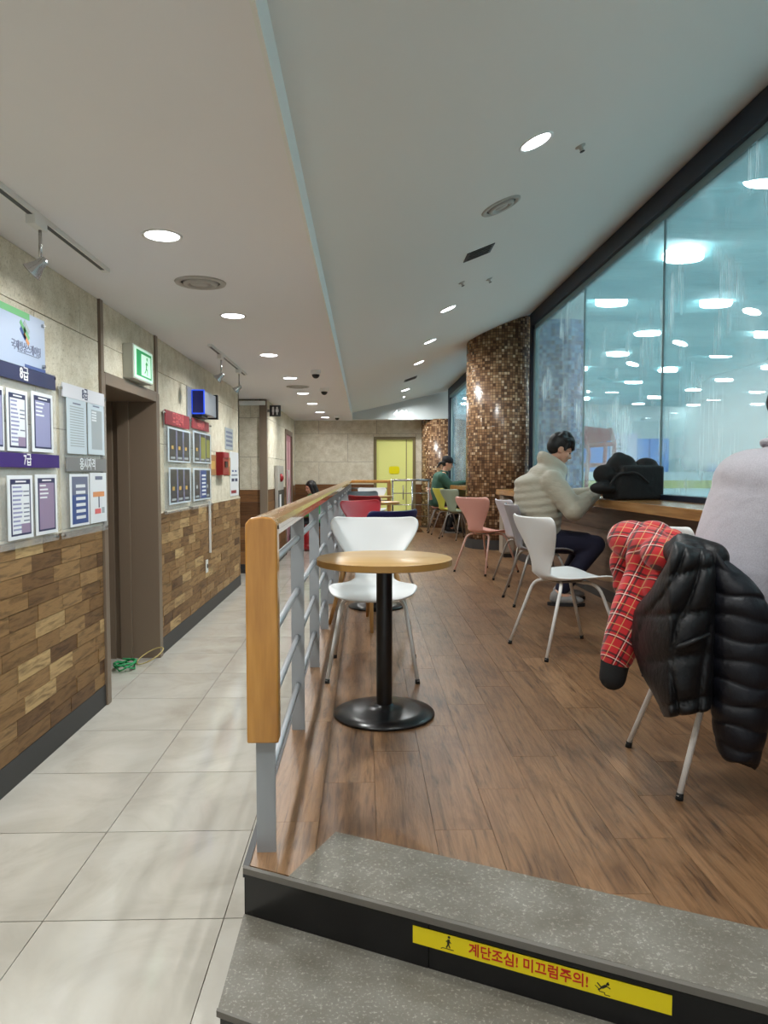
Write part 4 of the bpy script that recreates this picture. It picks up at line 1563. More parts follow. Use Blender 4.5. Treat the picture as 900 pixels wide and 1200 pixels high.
chair((0.045, 3.98), -92, 'white', 'white', 'white shell chair facing the lone round table')
chair((0.03, 5.2), 135, 'navy', 'wood', 'navy shell chair on wooden legs behind the white chair at the railing')
chair((0.11, 6.72), -48, 'red', 'white', 'bright red shell chair beyond the navy chair')
chair((0.14, 8.62), 48, 'dark_red', 'white', 'dark red shell chair between two round tables')
chair((0.08, 10.30), -60, 'charcoal', 'chrome', 'charcoal shell chair beyond the dark red chair')
chair((0.13, 12.85), -88, 'white', 'white', 'white shell chair in the far corner of the wooden railing')
R0 = (1.31, 2.58)
chair(R0, 0, 'white', 'white', 'white shell chair under the person in grey with the jackets on its back')
chair((1.76, 3.58), 0, 'white', 'white', 'white shell chair tucked under the counter behind the tartan jacket')
chair((1.24, 4.42), 15, 'white', 'white', 'white shell chair standing free behind the man in the beige puffer jacket')
R2 = (1.475, 6.08)
chair(R2, 0, 'grey', 'chrome', 'grey shell chair under the man in the beige puffer jacket')
chair((1.60, 7.15), 8, 'lilac', 'chrome', 'white shell chair, tinted lilac for shade, between the grey chair and the pink chair')
chair((1.34, 7.97), 37, 'pink', 'pink', 'pink shell chair standing before the round mosaic column')
R6 = (1.42, 13.45)
chair(R6, -4, 'pink', 'chrome', 'pink shell chair under the person in the green sweater')
chair((1.50, 12.72), 18, 'yellow', 'chrome', 'yellow green shell chair at the far counter')
chair((1.58, 12.02), 30, 'sage', 'chrome', 'sage grey shell chair at the far counter beside the yellow one')


# ================================================================== PEOPLE
def basis(f, u):
    f = Vector(f).normalized()
    l = Vector(u).cross(f).normalized()
    u = f.cross(l).normalized()
    return f, l, u, Matrix((f, l, u)).transposed()


def add_head(mb, c, f, u, s=1.0):
    f, l, u, M = basis(f, u)
    c = Vector(c)
    P_ = lambda a_, b_, d_: c + f * a_ * s + l * b_ * s + u * d_ * s
    E = lambda p_, r_: mb.ell(p_, [q * s for q in r_], M, 20, 14)
    E(P_(-0.012, 0, 0.03), (0.098, 0.079, 0.092))
    E(P_(0.025, 0, -0.035), (0.070, 0.066, 0.082))
    E(P_(0.058, 0, -0.088), (0.030, 0.034, 0.024))
    E(P_(0.075, 0, 0.022), (0.018, 0.055, 0.014))
    mb.cap(P_(0.083, 0, 0.012), P_(0.103, 0, -0.024), 0.010 * s, 0.014 * s)
    for sg in (-1, 1):
        E(P_(0.090, sg * 0.013, -0.028), (0.011, 0.010, 0.009))
        E(P_(-0.008, sg * 0.078, -0.008), (0.020, 0.010, 0.031))
        E(P_(0.062, sg * 0.040, -0.025), (0.022, 0.024, 0.026))
    E(P_(0.084, 0, -0.055), (0.013, 0.024, 0.008))
    E(P_(0.080, 0, -0.068), (0.013, 0.021, 0.008))
    return f, l, u, M, P_


def add_hand(mb, wr, f, n, side, curl=0.5, s=1.0):
    """palm and five fingers; n is the back of the hand, side +1 puts the thumb at +l"""
    f = Vector(f).normalized()
    l = Vector(n).cross(f).normalized()
    n = f.cross(l).normalized()
    M = Matrix((f, l, n)).transposed()
    wr = Vector(wr)
    mb.ell(wr + f * 0.05 * s, (0.056 * s, 0.041 * s, 0.018 * s), M)
    mb.cap(wr - f * 0.03, wr + f * 0.02, 0.026 * s, 0.024 * s)
    for k, (off, ln_) in enumerate(((0.030, 0.070), (0.010, 0.080), (-0.011, 0.074), (-0.030, 0.058))):
        p_ = wr + f * (0.088 - 0.004 * abs(k - 1)) * s + l * off * side * s
        d_ = f.copy()
        for j, q in enumerate((0.45, 0.32, 0.23)):
            d_ = (Matrix.Rotation(curl * (0.55 + 0.25 * j), 3, l) @ d_)
            p2 = p_ + d_ * ln_ * q * s * 1.05
            mb.cap(p_, p2, (0.0095 - 0.0008 * j) * s, (0.0088 - 0.0008 * j) * s, 8)
            p_ = p2
    p_ = wr + f * 0.028 * s + l * 0.032 * side * s
    d_ = (f * 0.75 + l * 0.6 * side - n * 0.25).normalized()
    for j, q in enumerate((0.036, 0.030, 0.022)):
        p2 = p_ + d_ * q * s
        mb.cap(p_, p2, (0.0115 - 0.001 * j) * s, (0.0105 - 0.001 * j) * s, 8)
        p_ = p2
        d_ = (d_ * 0.85 + f * 0.35 - n * 0.05).normalized()


def hair_on(o_parent, c, f, u, s, style, mname='hair_black'):
    f, l, u, M = basis(f, u)
    c = Vector(c)
    P_ = lambda a_, b_, d_: c + f * a_ * s + l * b_ * s + u * d_ * s
    mb = MB()
    E = lambda p_, r_: mb.ell(p_, [q * s for q in r_], M, 18, 12)
    E(P_(-0.024, 0, 0.052), (0.104, 0.092, 0.092))
    E(P_(-0.050, 0, 0.010), (0.072, 0.086, 0.075))
    if style == 'short':
        rg = random.Random(5)
        for k in range(26):
            q = rg.uniform(-2.0, 2.0)
            e_ = rg.uniform(0.2, 1.35)
            E(P_(-0.015 + 0.098 * math.cos(e_) * math.cos(q), 0.088 * math.cos(e_) * math.sin(q), 0.058 + 0.092 * math.sin(e_)), (0.026, 0.024, 0.018))
        for b_ in (-0.055, -0.025, 0.005, 0.035, 0.06):
            mb.cap(P_(0.055, b_, 0.10), P_(0.094, b_ * 1.0, 0.042), 0.022 * s, 0.010 * s)
        for sg in (-1, 1):
            mb.cap(P_(0.03, sg * 0.076, 0.06), P_(0.03, sg * 0.079, 0.0), 0.018 * s, 0.008 * s)
    if style == 'long':
        for b_ in (-0.07, -0.035, 0, 0.035, 0.07):
            mb.cap(P_(-0.045, b_, 0.03), P_(-0.075, b_ * 1.15, -0.26), 0.062 * s, 0.055 * s)
        for sg in (-1, 1):
            mb.cap(P_(0.02, sg * 0.078, 0.06), P_(0.0, sg * 0.09, -0.22), 0.040 * s, 0.035 * s)
    if style == 'tail':
        mb.cap(P_(-0.09, 0, 0.0), P_(-0.14, 0, -0.03), 0.034 * s, 0.030 * s)
        mb.cap(P_(-0.14, 0, -0.03), P_(-0.165, 0.0, -0.11), 0.030 * s, 0.014 * s)
    return blob('hair', mb, mname, o_parent, 0.008, 3)


def person(label, origin, heading, J, hand_r, hand_l, hair, dress):
    """J: joints in the person's frame (x forward, y left, z up from the floor)"""
    root = thing('person', label, 'person', origin, R(heading))
    V = {k: Vector(v) for k, v in J.items()}
    b = MB()
    b.ell(V['hip'], (0.115, 0.155, 0.11))
    mid = V['hip'].lerp(V['chest'], 0.5)
    b.cap(V['hip'], mid, 0.115, 0.108, 16)
    b.cap(mid, V['chest'], 0.108, 0.115, 16)
    up = (V['neck'] - V['chest']).normalized()
    b.ell(V['chest'], (0.105, 0.155, 0.15))
    b.cap(V['chest'], V['neck'], 0.10, 0.058, 14)
    b.cap(V['neck'], V['head'] - up * 0.03, 0.052, 0.05, 14)
    for sd in ('r', 'l'):
        b.cap(V['neck'].lerp(V['sh_' + sd], 0.25), V['sh_' + sd], 0.05, 0.055)
        b.cap(V['sh_' + sd], V['el_' + sd], 0.052, 0.040)
        b.cap(V['el_' + sd], V['wr_' + sd], 0.040, 0.026)
        b.cap(V['th_' + sd], V['kn_' + sd], 0.082, 0.058)
        b.cap(V['kn_' + sd], V['an_' + sd], 0.055, 0.036)
        b.cap(V['an_' + sd], V['toe_' + sd], 0.036, 0.028)
    f, l, u, M, P_ = add_head(b, V['head'], J['face'], J.get('crown', (0, 0, 1)))
    add_hand(b, V['wr_r'], *hand_r)
    add_hand(b, V['wr_l'], *hand_l)
    body = blob('body', b, 'skin', root, 0.0075, 2)
    for sg in (-1, 1):
        MB().ell(P_(0.081, sg * 0.032, 0.002), (0.007, 0.013, 0.006), M).build('eye', 'eye_dark', root, smooth=True)
        MB().cap(P_(0.090, sg * 0.018, 0.030), P_(0.080, sg * 0.052, 0.030), 0.005, 0.003).build('eyebrow', 'hair_black', root, smooth=True)
    hair_on(root, V['head'], J['face'], J.get('crown', (0, 0, 1)), 1.0, hair)
    dress(root, V, (f, l, u, M, P_))
    return root


def shoe(root, an, toe, m_up, m_sole):
    d = (toe - an)
    d.z = 0
    d.normalize()
    l = Vector((-d.y, d.x, 0))
    M = Matrix((d, l, Vector((0, 0, 1)))).transposed()
    c = Vector((an.x, an.y, 0)) + d * 0.065
    mb = MB()
    mb.ell(c + Vector((0, 0, 0.05)), (0.14, 0.046, 0.042), M)
    mb.ell(c - d * 0.075 + Vector((0, 0, 0.075)), (0.058, 0.043, 0.055), M)
    mb.ell(c + d * 0.07 + Vector((0, 0, 0.045)), (0.075, 0.050, 0.034), M)
    s_ = blob('shoe', mb, m_up, root, 0.008, 2)
    pts = []
    for k in range(20):
        q = 2 * math.pi * k / 20
        pts.append(Vector((c.x, c.y, 0)) + d * (0.152 * math.cos(q)) + l * (0.052 * math.sin(q)))
    MB().prism([(p_.x, p_.y) for p_ in pts], 0.0, 0.026).build('sole', m_sole, s_)
    for k in range(3):
        q = c + d * (0.0 + 0.025 * k) + Vector((0, 0, 0.094 - 0.008 * k))
        MB().tube([q - l * 0.022, q + l * 0.022], 0.004, 6).build('lace', 'ink_white', s_, smooth=True)


def trousers(root, V, m):
    mb = MB()
    mb.ell(V['hip'] + Vector((0, 0, -0.005)), (0.14, 0.185, 0.115))
    for sd in ('r', 'l'):
        mb.cap(V['hip'].lerp(V['th_' + sd], 0.8), V['kn_' + sd], 0.108, 0.082, 16)
        mb.cap(V['kn_' + sd], V['an_' + sd].lerp(V['kn_' + sd], 0.12), 0.082, 0.062, 14)
    blob('trousers', mb, m, root, 0.012, 4)


# ---- man in the beige puffer jacket at the counter
def dress_puffer(root, V, H):
    mb = MB()
    n = 9
    for k in range(n):
        t = k / (n - 1)
        c = V['hip'].lerp(V['chest'], t * 1.2) + Vector((0.015 - 0.035 * t, 0, 0.0))
        wd = 0.222 + 0.035 * math.sin(math.pi * min(1, t * 1.1))
        mb.ell(c, (0.165 + 0.042 * math.sin(math.pi * 0.62 * t + 0.1), wd - 0.05 * max(0, t - 0.7), 0.074), Matrix.Rotation(-0.12, 3, 'Y'), 24, 12)
    mb.cap(V['hip'], V['chest'], 0.15, 0.18)
    mb.ell(V['neck'].lerp(V['chest'], 0.35), (0.155, 0.225, 0.10), Matrix.Rotation(0.2, 3, 'Y'))
    # high collar
    for q in range(14):
        a_ = 2 * math.pi * q / 14
        mb.ell(V['neck'] + Vector((0.012 + 0.088 * math.cos(a_), 0.092 * math.sin(a_), 0.035 - 0.055 * math.cos(a_))), (0.042, 0.042, 0.062))
    for sd in ('r', 'l'):
        S, E_, W = V['sh_' + sd], V['el_' + sd], V['wr_' + sd]
        for k in range(5):
            t = k / 4
            mb.ell(S.lerp(E_, t), (0.100 - 0.008 * t,) * 3)
        for k in range(1, 6):
            t = k / 5.0
            mb.ell(E_.lerp(W, t * 0.93), (0.092 - 0.034 * t,) * 3)
    blob('jacket', mb, 'puffer_beige', root, 0.011, 14)
    cu = MB()
    cu.cap(V['wr_r'].lerp(V['el_r'], 0.1), V['wr_r'].lerp(V['el_r'], -0.03), 0.038, 0.034)
    cu.build('cuff', 'puffer_beige', root, smooth=True)
    trousers(root, V, 'trouser_navy')
    for sd in ('r', 'l'):
        shoe(root, V['an_' + sd], V['toe_' + sd], 'shoe_white', 'shoe_black')


J1 = dict(hip=(-0.02, 0, 0.545), chest=(-0.005, 0, 0.95), neck=(0.085, 0, 1.135), head=(0.165, 0, 1.29), face=(0.90, -0.10, -0.46), crown=(0.45, 0, 0.9),
          sh_r=(0.05, -0.205, 1.02), el_r=(0.20, -0.29, 0.80), wr_r=(0.42, -0.15, 0.925),
          sh_l=(0.05, 0.205, 1.02), el_l=(0.22, 0.29, 0.86), wr_l=(0.48, 0.14, 0.925),
          th_r=(-0.03, -0.10, 0.53), kn_r=(0.43, -0.14, 0.50), an_r=(0.12, -0.16, 0.10), toe_r=(0.27, -0.19, 0.04),
          th_l=(-0.03, 0.10, 0.53), kn_l=(0.43, 0.14, 0.50), an_l=(0.22, 0.13, 0.10), toe_l=(0.37, 0.13, 0.04))
person('man in a beige puffer jacket bent over the counter on the grey chair', (R2[0] + 0.0, R2[1], PZ), 0, J1,
       ((0.95, 0.25, -0.05), (0.0, -0.2, 1), 1, 0.5), ((0.95, -0.3, -0.05), (0, 0.2, 1), -1, 0.5), 'short', dress_puffer)
ph = thing('phone', 'pale phone lying on the counter by the hands of the man in beige', 'phone', (R2[0] + 0.62, R2[1] - 0.03, 1.281), R(18))
MB().box(-0.075, 0.075, -0.037, 0.037, 0.0, 0.008).build('body', 'black_plastic', ph, bevel=0.002)
MB().box(-0.071, 0.071, -0.034, 0.034, 0.008, 0.0086).build('screen', 'phone_white', ph)


# ---- person in the grey sweatshirt close on the right
def dress_sweat(mtop, mtrs, big=1.0, shoes=('shoe_black', 'shoe_white')):
    def f(root, V, H):
        mb = MB()
        for k in range(15):
            t = k / 14
            c = V['hip'].lerp(V['chest'], t)
            mb.ell(c + Vector((-0.015 + 0.0 * t, 0, 0)), ((0.160 + 0.0 * t) * big, (0.215 + 0.012 * t) * big, 0.105), None, 24, 12)
        mb.ell(V['chest'] + Vector((-0.01, 0, 0.06)), (0.150 * big, 0.225 * big, 0.13), Matrix.Rotation(0.35, 3, 'Y'))
        mb.cap(V['chest'], V['neck'] + Vector((0, 0, -0.03)), 0.15, 0.085)
        for sd in ('r', 'l'):
            mb.cap(V['chest'].lerp(V['sh_' + sd], 0.5) + Vector((0, 0, 0.03)), V['sh_' + sd], 0.105 * big, 0.098 * big)
            mb.cap(V['sh_' + sd], V['el_' + sd], 0.094 * big, 0.074)
            mb.cap(V['el_' + sd], V['wr_' + sd].lerp(V['el_' + sd], 0.06), 0.074, 0.046)
        blob('sweatshirt', mb, mtop, root, 0.012, 12)
        ring = []
        nn = V['neck'] + Vector((0.005, 0, 0.0))
        for q in range(19):
            a_ = 2 * math.pi * q / 18
            ring.append(nn + Vector((0.076 * math.cos(a_), 0.080 * math.sin(a_), 0.012 - 0.03 * math.cos(a_))))
        MB().tube(ring, 0.011, 8, cap=False).build('collar', mtop, root, smooth=True)
        trousers(root, V, mtrs)
        for sd in ('r', 'l'):
            shoe(root, V['an_' + sd], V['toe_' + sd], *shoes)
    return f


J2 = dict(hip=(-0.01, 0, 0.55), chest=(0.125, 0, 0.99), neck=(0.20, 0, 1.165), head=(0.255, 0, 1.325), face=(0.93, 0.05, -0.30), crown=(0.35, 0, 0.93),
          sh_r=(0.165, -0.19, 1.075), el_r=(0.38, -0.29, 0.90), wr_r=(0.66, -0.16, 0.925),
          sh_l=(0.165, 0.19, 1.075), el_l=(0.38, 0.29, 0.90), wr_l=(0.66, 0.16, 0.925),
          th_r=(0.0, -0.10, 0.53), kn_r=(0.46, -0.13, 0.51), an_r=(0.40, -0.13, 0.10), toe_r=(0.55, -0.14, 0.04),
          th_l=(0.0, 0.10, 0.53), kn_l=(0.46, 0.13, 0.51), an_l=(0.40, 0.13, 0.10), toe_l=(0.55, 0.14, 0.04))
person('person in a pale grey sweatshirt hunched at the counter before the hung jackets', (R0[0], R0[1], PZ), 0, J2,
       ((1, 0.2, -0.05), (0, 0, 1), 1, 0.4), ((1, -0.2, -0.05), (0, 0, 1), -1, 0.4), 'short', dress_sweat('sweat_grey', 'trouser_black', 1.0))


# ---- person in the green sweatshirt with a cap
def dress_green(root, V, H):
    dress_sweat('sweat_green', 'trouser_black')(root, V, H)
    f, l, u, M, P_ = H
    mb = MB()
    mb.ell(P_(-0.022, 0, 0.062), (0.112, 0.099, 0.088), M, 20, 12)
    cp = blob('cap', mb, 'cap_black', root, 0.008, 2)
    mb = MB()
    pts = []
    for k in range(13):
        q = -1.25 + 2.5 * k / 12
        pts.append((q, P_(0.02 + 0.16 * math.cos(q), 0.085 * math.sin(q), 0.058 - 0.02 * math.cos(q))))
    top = [p_ for _, p_ in pts]
    inner = [P_(0.05 + 0.02 * math.cos(q), 0.080 * math.sin(q), 0.066) for q, _ in pts]
    k = len(top)
    vs = inner + top + [p_ - u * 0.006 for p_ in inner] + [p_ - u * 0.006 for p_ in top]
    fs = [(i, i + 1, k + i + 1, k + i) for i in range(k - 1)] + [(2 * k + i, 3 * k + i, 3 * k + i + 1, 2 * k + i + 1) for i in range(k - 1)] + [(k + i, k + i + 1, 3 * k + i + 1, 3 * k + i) for i in range(k - 1)]
    MB().add(vs, fs).build('brim', 'cap_black', cp)


J3 = dict(J1)
J3.update(hip=(-0.06, 0, 0.55), chest=(-0.01, 0, 0.94), neck=(0.05, 0, 1.11), head=(0.11, 0, 1.27), face=(0.94, -0.12, -0.30), crown=(0.3, 0, 0.95),
          sh_r=(0.0, -0.19, 1.02), el_r=(0.16, -0.25, 0.86), wr_r=(0.42, -0.14, 0.925), sh_l=(0.0, 0.19, 1.02), el_l=(0.16, 0.25, 0.86), wr_l=(0.42, 0.14, 0.925),
          kn_r=(0.29, -0.15, 0.49), kn_l=(0.26, 0.15, 0.49), an_r=(0.14, -0.15, 0.10), toe_r=(0.28, -0.16, 0.04), an_l=(0.08, 0.15, 0.10), toe_l=(0.22, 0.16, 0.04))
person('person in a dark green sweatshirt and black cap at the far counter', (R6[0], R6[1], PZ), -4, J3,
       ((0.95, 0.25, -0.05), (0, -0.1, 1), 1, 0.5), ((0.95, -0.25, -0.05), (0, 0.1, 1), -1, 0.5), 'tail', dress_green)

# ---- seated person with long black hair by the end wall, on a bench
bx, by = -1.0, 14.35
bn = thing('bench', 'low brown bench at the end wall under the person with long black hair', 'bench', (bx, by, 0))
MB().box(-0.30, 0.55, -0.2, 0.22, 0.40, 0.45).build('seat', 'wall_plank', bn, bevel=0.006)
for sx in (-0.26, 0.51):
    for sy in (-0.16, 0.18):
        MB().box(sx - .02, sx + .02, sy - .02, sy + .02, 0, 0.40).build('leg', 'black_metal', bn)
J4 = dict(hip=(-0.02, 0, 0.55), chest=(0.02, 0, 0.92), neck=(0.05, 0, 1.07), head=(0.08, 0, 1.215), face=(0.95, 0.0, -0.3), crown=(0.2, 0, 1),
          sh_r=(0.03, -0.165, 0.99), el_r=(0.12, -0.21, 0.74), wr_r=(0.34, -0.12, 0.68), sh_l=(0.03, 0.165, 0.99), el_l=(0.12, 0.21, 0.74), wr_l=(0.34, 0.12, 0.68),
          th_r=(0.0, -0.09, 0.52), kn_r=(0.42, -0.10, 0.50), an_r=(0.40, -0.10, 0.10), toe_r=(0.54, -0.11, 0.04),
          th_l=(0.0, 0.09, 0.52), kn_l=(0.42, 0.10, 0.50), an_l=(0.40, 0.10, 0.10), toe_l=(0.54, 0.11, 0.04))
person('seated person with long black hair and a green top by the end wall', (bx, by, 0), 205, J4,
       ((1, 0.3, -0.1), (0, 0, 1), 1, 0.5), ((1, -0.3, -0.1), (0, 0, 1), -1, 0.5), 'long', dress_sweat('top_green', 'trouser_black', 0.86))
p = at_y(361, 610, 14.0)
rb = thing('red_bag', 'small red bag standing on the corridor tiles before the bench', 'bag', (p.x, 14.0, 0))
mb = MB()
mb.ell((0, 0, 0.22), (0.12, 0.09, 0.21))
mb.ell((0, 0, 0.08), (0.14, 0.10, 0.08))
blob('body', mb, 'fire_red', rb, 0.012, 3)
MB().tube([(-0.06, 0, 0.40), (-0.05, 0, 0.50), (0.05, 0, 0.50), (0.06, 0, 0.40)], 0.01, 8).build('handle', 'fire_red', rb, smooth=True)


# ================================================================== JACKETS AND BAG
VIEW = Vector((0.42, 0.9, 0)).normalized()


def slab_axes():
    f = VIEW
    r_ = Vector((f.y, -f.x, 0))
    return Matrix((r_, f, Vector((0, 0, 1)))).transposed()


SA = slab_axes()
# red tartan jacket over the far half of the chair back
tj = thing('tartan_jacket', 'red tartan jacket with black cuffs slung over the chair back', 'jacket', (1.02, 2.70, PZ + 0.5))
O = tj.location.copy()


def jp(px, py, d):
    return at_y(px, py, d) - O


mb = MB()
for px, py, d, rx, ry, rz in ((742, 640, 2.84, .075, .085, .075), (765, 632, 2.78, .085, .085, .075), (786, 636, 2.70, .06, .07, .055), (732, 660, 2.88, .060, .075, .080), (733, 684, 2.88, .052, .06, .055)):
    mb.ell(jp(px, py, d), (rx, ry, rz), SA)
mb.cap(jp(796, 642, 2.56), jp(760, 655, 2.62), 0.05, 0.082)
mb.cap(jp(800, 652, 2.50), jp(770, 690, 2.52), 0.05, 0.05)
mb.cap(jp(770, 650, 2.62), jp(742, 715, 2.62), 0.085, 0.080)
mb.cap(jp(742, 715, 2.62), jp(723, 768, 2.63), 0.080, 0.062)
mb.ell(Vector((1.03, 2.78, 1.235)) - O, (0.085, 0.13, 0.075))
mb.ell(Vector((1.03, 2.60, 1.235)) - O, (0.07, 0.12, 0.065))
mb.ell(Vector((1.02, 2.47, 1.215)) - O, (0.062, 0.10, 0.062))
blob('body', mb, 'tartan', tj, 0.010, 5)
mb = MB()
mb.cap(jp(722, 770, 2.63), jp(718, 793, 2.63), 0.054, 0.050)
blob('cuff', mb, 'cuff_black', tj, 0.010, 2)
# black puffer jacket over the near half, its sleeve hanging on the right
bj = thing('puffer_jacket', 'black quilted puffer jacket hanging from the chair back over the tartan one', 'jacket', (1.08, 2.40, PZ + 0.4))
O = bj.location.copy()
RWS = [((790, 634), (836, 646)), ((781, 660), (840, 672)), ((763, 690), (840, 704)), ((741, 716), (839, 735)),
       ((737, 746), (838, 766)), ((750, 786), (836, 800)), ((767, 816), (835, 822)), ((778, 840), (833, 830))]


def lerp_rows(rows, t):
    q = t * (len(rows) - 1)
    i = min(int(q), len(rows) - 2)
    f_ = q - i
    return [tuple(rows[i][k][j] * (1 - f_) + rows[i + 1][k][j] * f_ for j in (0, 1)) for k in (0, 1)]


mb = MB()
nu, nv = 44, 70
fr, bk = [], []
for j in range(nv + 1):
    t = j / nv
    A_, B_ = lerp_rows(RWS, t)
    for i in range(nu + 1):
        s_ = i / nu
        px, py = A_[0] + (B_[0] - A_[0]) * s_, A_[1] + (B_[1] - A_[1]) * s_
        d = min(2.62, max(2.265, 0.955 * 850 / (px - 428)))
        edge = (max(0.0, 1 - abs(2 * s_ - 1) ** 5) * max(0.0, 1 - abs(2 * t - 1) ** 10)) ** 0.5
        qa = abs(math.sin(math.pi * (2.6 * s_ + 0.9 * t + 0.2))) ** 0.3
        qb = abs(math.sin(math.pi * (4.3 * t + 0.55 * s_ + 0.1))) ** 0.3
        puff = 0.042 * edge + 0.044 * edge * qa * qb
        c_ = jp(px, py, d)
        fr.append(c_ - VIEW * puff)
        bk.append(c_ + VIEW * 0.03 * edge)
k0 = len(fr)
mb.v = [tuple(v) for v in fr + bk]
for j in range(nv):
    for i in range(nu):
        a_ = j * (nu + 1) + i
        mb.f.append((a_, a_ + 1, a_ + nu + 2, a_ + nu + 1))
        mb.f.append((k0 + a_, k0 + a_ + nu + 1, k0 + a_ + nu + 2, k0 + a_ + 1))
for j in range(nv):
    for i in (0, nu):
        a_ = j * (nu + 1) + i
        mb.f.append((a_, a_ + nu + 1, k0 + a_ + nu + 1, k0 + a_))
for i in range(nu):
    for j in (0, nv):
        a_ = j * (nu + 1) + i
        mb.f.append((a_, a_ + 1, k0 + a_ + 1, k0 + a_))
mb.build('body', 'puffer_black', bj, smooth=True, fix=True)
# pocket flap
pts = [jp(756, 768, 2.44), jp(778, 764, 2.30), jp(800, 757, 2.175), jp(832, 743, 2.18)]
MB().tube(pts, [0.006, 0.011, 0.011, 0.006], 8).build('pocket_flap', 'puffer_black', bj, smooth=True)
mb = MB()
mb.cap(jp(800, 640, 2.36), jp(834, 654, 2.30), 0.045, 0.055)
mb.cap(Vector((1.04, 2.30, 1.222)) - O, Vector((1.03, 2.42, 1.23)) - O, 0.056, 0.036)
blob('collar', mb, 'puffer_black', bj, 0.01, 3)
SLV = [(650, 836, 846), (660, 835, 860), (672, 833, 876), (690, 831, 893), (715, 830, 904), (760, 830, 908), (800, 832, 905), (840, 834, 900), (870, 838, 893), (886, 841, 888), (893, 845, 884)]


def slv(y):
    for a_, b_ in zip(SLV[:-1], SLV[1:]):
        if y <= b_[0]:
            f_ = (y - a_[0]) / (b_[0] - a_[0])
            return a_[1] + (b_[1] - a_[1]) * f_, a_[2] + (b_[2] - a_[2]) * f_
    return SLV[-1][1:]


rs = []
NS = 120
for j in range(NS + 1):
    t = j / NS
    y = 650 + 243 * t
    x0, x1 = slv(y)
    c_ = jp((x0 + x1) / 2, y, 2.26)
    end = min(1.0, (1 - t) * 22 + 0.35)
    rid = abs(math.sin(math.pi * (0.25 + 9.6 * t))) ** 0.5
    hw = (x1 - x0) / 2 * 0.00266 * (0.94 + 0.06 * rid)
    dp = min(0.085, hw * 0.9) * (0.84 + 0.16 * rid) * end
    ring = []
    for k in range(28):
        q = 2 * math.pi * k / 28
        sag = 0.012 * math.cos(q)
        ring.append(c_ + SA @ Vector((hw * math.cos(q), dp * math.sin(q), -sag + 0.006 * math.sin(3 * q + j * 0.2))))
    rs.append(ring)
MB().rings(rs).build('sleeve', 'puffer_navy', bj, smooth=True, fix=True)

# black bag on the counter
bg = thing('black_bag', 'bulky black bag lying on the wooden counter beside the man in beige', 'bag', (2.09, 5.65, 1.281))
O = bg.location.copy()
mb = MB()
q = jp(743, 558, 5.75)
T_ = Matrix.Translation((q.x, q.y, 0.0)) @ Euler((0, 0, R(14))).to_matrix().to_4x4()
mb.box(-0.17, 0.19, -0.13, 0.15, 0.004, 0.27, T_)
mb.box(-0.21, 0.10, -0.12, 0.13, 0.004, 0.21, T_)
for px, py, d, rx, ry, rz in ((728, 545, 5.76, .12, .10, .09), (725, 536, 5.77, .055, .06, .045), (708, 556, 5.74, .09, .09, .08), (706, 572, 5.66, .10, .11, .05), (757, 545, 5.78, .09, .10, .06)):
    q = jp(px, py, d)
    mb.ell((q.x, q.y, max(q.z, rz + 0.002)), (rx, ry, rz))
blob('body', mb, 'bag_black', bg, 0.011, 10)
MB().tube(bend([jp(712, 574, 5.57), jp(722, 556, 5.58), jp(746, 553, 5.57), jp(760, 566, 5.58)]), 0.010, 8).build('strap', 'cuff_black', bg, smooth=True)


# ================================================================== THINGS ON THE LEFT WALL
def wl(px, py):
    q = at_x(px, py, XW)
    return q.y, q.z


def wrect(x0, x1, y0, y1):
    """wall rectangle (u0, u1, zb, zt) from a photo box: x edges, y0 top and y1 bottom taken mid-width"""
    xm = (x0 + x1) / 2
    return wl(x0, (y0 + y1) / 2)[0], wl(x1, (y0 + y1) / 2)[0], wl(xm, y1)[1], wl(xm, y0)[1]


